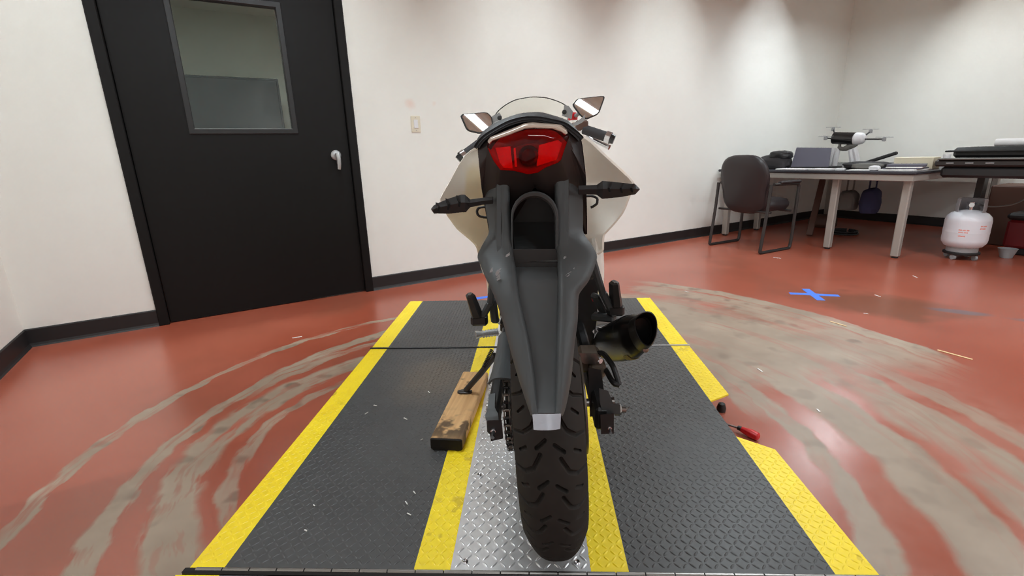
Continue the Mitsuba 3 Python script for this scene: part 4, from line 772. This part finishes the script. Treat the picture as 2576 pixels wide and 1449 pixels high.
# below the table
k = thing('blue_bag', 'dark blue bag hanging under the table in front of the wall', 'bag')
q = PS(2190, 505, 5.75); s_, o_ = q@WD, (q-W0)@WN
part(k, 'body', blob(s_, o_, .28, .10, .085, .15, 21), 'm_blue_cloth', 40); part(k, 'strap', tube([wp(s_, o_-.03, .50), wp(s_, o_-.03, .715), wp(s_, o_+.03, .715), wp(s_, o_+.03, .50)], .008, 8), 'm_blue_cloth')
k = thing('grey_bag', 'grey bag hanging under the table left of the blue bag', 'bag')
q = PS(2135, 500, 5.75); s_, o_ = q@WD, (q-W0)@WN
part(k, 'body', blob(s_, o_, .30, .09, .09, .12, 23), 'm_grey_cloth', 40); part(k, 'strap', tube([wp(s_, o_-.03, .50), wp(s_, o_-.03, .715), wp(s_, o_+.03, .715), wp(s_, o_+.03, .50)], .008, 8), 'm_grey_cloth')
q = PZ(2045, 575, 0); s_, o_ = q@WD, (q-W0)@WN
solo('brown_shoe_bag', blob(s_+.2, o_, .001, .12, .16, .09, 25, .4), 'm_brown', 'brown cloth bag on the floor under the table', 'bag', smooth=40)
q = PZ(2120, 588, 0); s_, o_ = q@WD, (q-W0)@WN
solo('cable_coil', cat(*[tube([wp(s_ + .14*math.cos(t)*r, o_ + .14*math.sin(t)*r, .012+.012*k) for t in np.linspace(0, 6.1, 24)], .009, 8, True, 2) for k, r in enumerate((1, .85, .95))]), 'm_black_plastic', 'coil of black cable on the floor under the table', 'cable')
q = wp(5.5, .62, 0)
solo('leaning_board', bar(PS(2045, 524, 5.5)*[1, 1, 0]+[0, 0, .02], PS(2070, 452, 5.75), .06, .03, .004), 'm_brown', 'dark brown board leaning under the table behind the leg', 'board')

# ------------------------------------------------------------------ plotter on its stand
pt = thing('plotter', 'wide black large format printer on a stand by the right wall', 'printer')
PS0, PS1, PO0, PO1 = 5.08, 5.75, 1.885, 3.5
part(pt, 'body', rb(PS0, PS1, PO0, PO1, .778, .830, .012), 'm_frame_metal')
part(pt, 'top_cover', rb(PS0+.14, PS1, PO0+.06, PO1, .842, .924, .02), 'm_black_plastic')
part(pt, 'cover_hinge', rb(PS0+.10, PS1, PO0+.02, PO1, .888, .902, .004), 'm_black_plastic')
part(pt, 'front_lip', rb(PS0-.02, PS0+.12, PO0+.02, PO1, .8305, .842, .006), 'm_grey_cloth')
for o in (1.96, 2.08, 2.20): part(pt, 'button', rb(PS0-.004, PS0+.002, o, o+.05, .80, .81, .002), 'm_grey_plastic')
part(pt, 'paper_bin', rb(PS0+.02, PS1, PO0+.04, PO1-.02, .69, .778, .02), 'm_black_plastic')
for o in (2.03, 3.3): part(pt, 'leg', cat(rb(5.60, 5.70, o, o+.05, .05, .70), rb(5.52, 5.80, o, o+.05, .02, .07)), 'm_black_plastic')
solo('paper_roll', rod(wp(5.5, 2.12, .954), wp(5.5, 3.3, .954), .029), 'm_paper', 'white paper roll lying on top of the black printer', 'paper roll')
solo('white_cup', lathe([(.002, 0), (.022, 0), (.028, .03), (.026, .03), (.020, .004), (.002, .004)], 24, (0, 0, 1), wp(5.12, 1.945, .843)), 'm_white_plastic', 'small white cup on the left front lip of the printer', 'cup')
# gas cylinder
tc = PZ(2414, 650, 0)
dl = thing('dolly', 'low black dolly carrying the white gas cylinder', 'dolly')
part(dl, 'deck', lathe([(.01, .045), (.118, .045), (.122, .05), (.122, .062), (.118, .066), (.01, .066)], 36, (0, 0, 1), tc), 'm_black_plastic')
for t in np.arange(4)*math.pi/2+.4: part(dl, 'caster', rod(tc+[.10*math.cos(t)-.01, .10*math.sin(t), .0225], tc+[.10*math.cos(t)+.01, .10*math.sin(t), .0225], .022), 'm_grey_plastic')
gc = thing('gas_cylinder', 'white propane gas cylinder right of the table', 'gas cylinder')
part(gc, 'tank', lathe([(.02, .10), (.09, .10), (.125, .115), (.146, .145), (.150, .17), (.150, .232), (.152, .236), (.150, .24), (.150, .33), (.144, .36), (.118, .39), (.07, .41), (.02, .418)], 48, (0, 0, 1), tc), 'm_tank', 40)
part(gc, 'foot_ring', lathe([(.095, .067), (.105, .067), (.105, .115), (.095, .115)], 40, (0, 0, 1), tc), 'm_tank_grey', 40)
an = np.linspace(.9, 2*math.pi-.9, 40); fd = np.array([-tc[0], -tc[1]])/np.hypot(tc[0], tc[1]); f0 = math.atan2(fd[1], fd[0])
G = [[tc + [r*math.cos(f0+t), r*math.sin(f0+t), z] for t in an] for z, r in ((.395, .095), (.44, .098), (.50, .095), (.51, .09))]
part(gc, 'collar', sheet(G, .004), 'm_tank_grey', 40, label='grey collar handle')
part(gc, 'valve', cat(rod(tc+[0, 0, .41], tc+[0, 0, .46], .02), rod(tc+[0, 0, .455], tc+[fd[0]*.05, fd[1]*.05, .46], .018), lathe([(.004, 0), (.03, 0), (.03, .016), (.004, .018)], 16, (0, 0, 1), tc+[0, 0, .465])), 'm_chrome', label='shiny valve')
part(gc, 'warning_print', cat(*[loft([[tc + [.1508*math.cos(f0+t)*k, .1508*math.sin(f0+t)*k, z] for t, z in ((t0, z0), (t1, z0), (t1, z0+.010), (t0, z0+.010))] for k in (1., 1.004)]) for t0, t1, z0 in ((-.30, -.16, .256), (-.13, .0, .256), (.03, .14, .256), (-.30, -.10, .236), (-.06, .10, .236), (-.28, .02, .206), (.58, .72, .292), (.75, .9, .292), (.58, .85, .272))]), 'm_pink', False, label='faint red print')
mat('m_pink', srgb(222, 150, 140), .5)
solo('gas_hose', tube([tc+[.03, -.03, .465], PS(2500, 520, 5.5), PS(2540, 516, 5.6), PS(2576, 502, 5.7)], .006, 8), 'm_grey_cloth', 'thin hose running from the gas cylinder valve to the right', 'hose')
bp = PZ(2530, 648, 0)
solo('white_bowl', lathe([(.002, .001), (.04, .001), (.045, .02), (.062, .075), (.066, .08), (.060, .08), (.042, .02), (.002, .015)], 32, (0, 0, 1), bp), 'm_grey_plastic', 'small grey bowl on the floor right of the gas cylinder', 'bowl')
# dark things under the printer
k = thing('tool_box', 'dark red tool box on the floor under the printer', 'tool box')
part(k, 'body', rb(5.86, 6.14, 2.22, 2.82, .06, .30, .02), 'm_dark_red'); part(k, 'lid', rb(5.85, 6.15, 2.21, 2.83, .302, .36, .02), 'm_black_plastic'); part(k, 'base', rb(5.88, 6.12, 2.24, 2.80, .0, .06, .01), 'm_black_plastic')
solo('dark_filler_bin', rb(6.30, 6.85, 2.45, 3.2, .0, .60, .02), 'm_grey_cloth', 'grey bin behind the tool box, enlarged to darken the dim wall under the printer', 'bin', smooth=False)  # made large as a dark filler before the dim wall
solo('dark_filler_box', rb(6.30, 6.75, 1.95, 2.38, .0, .56, .01), 'm_brown', 'brown box added large to darken the dim wall under the left end of the printer', 'box', smooth=False)  # dark filler added so the wall below the printer looks dim
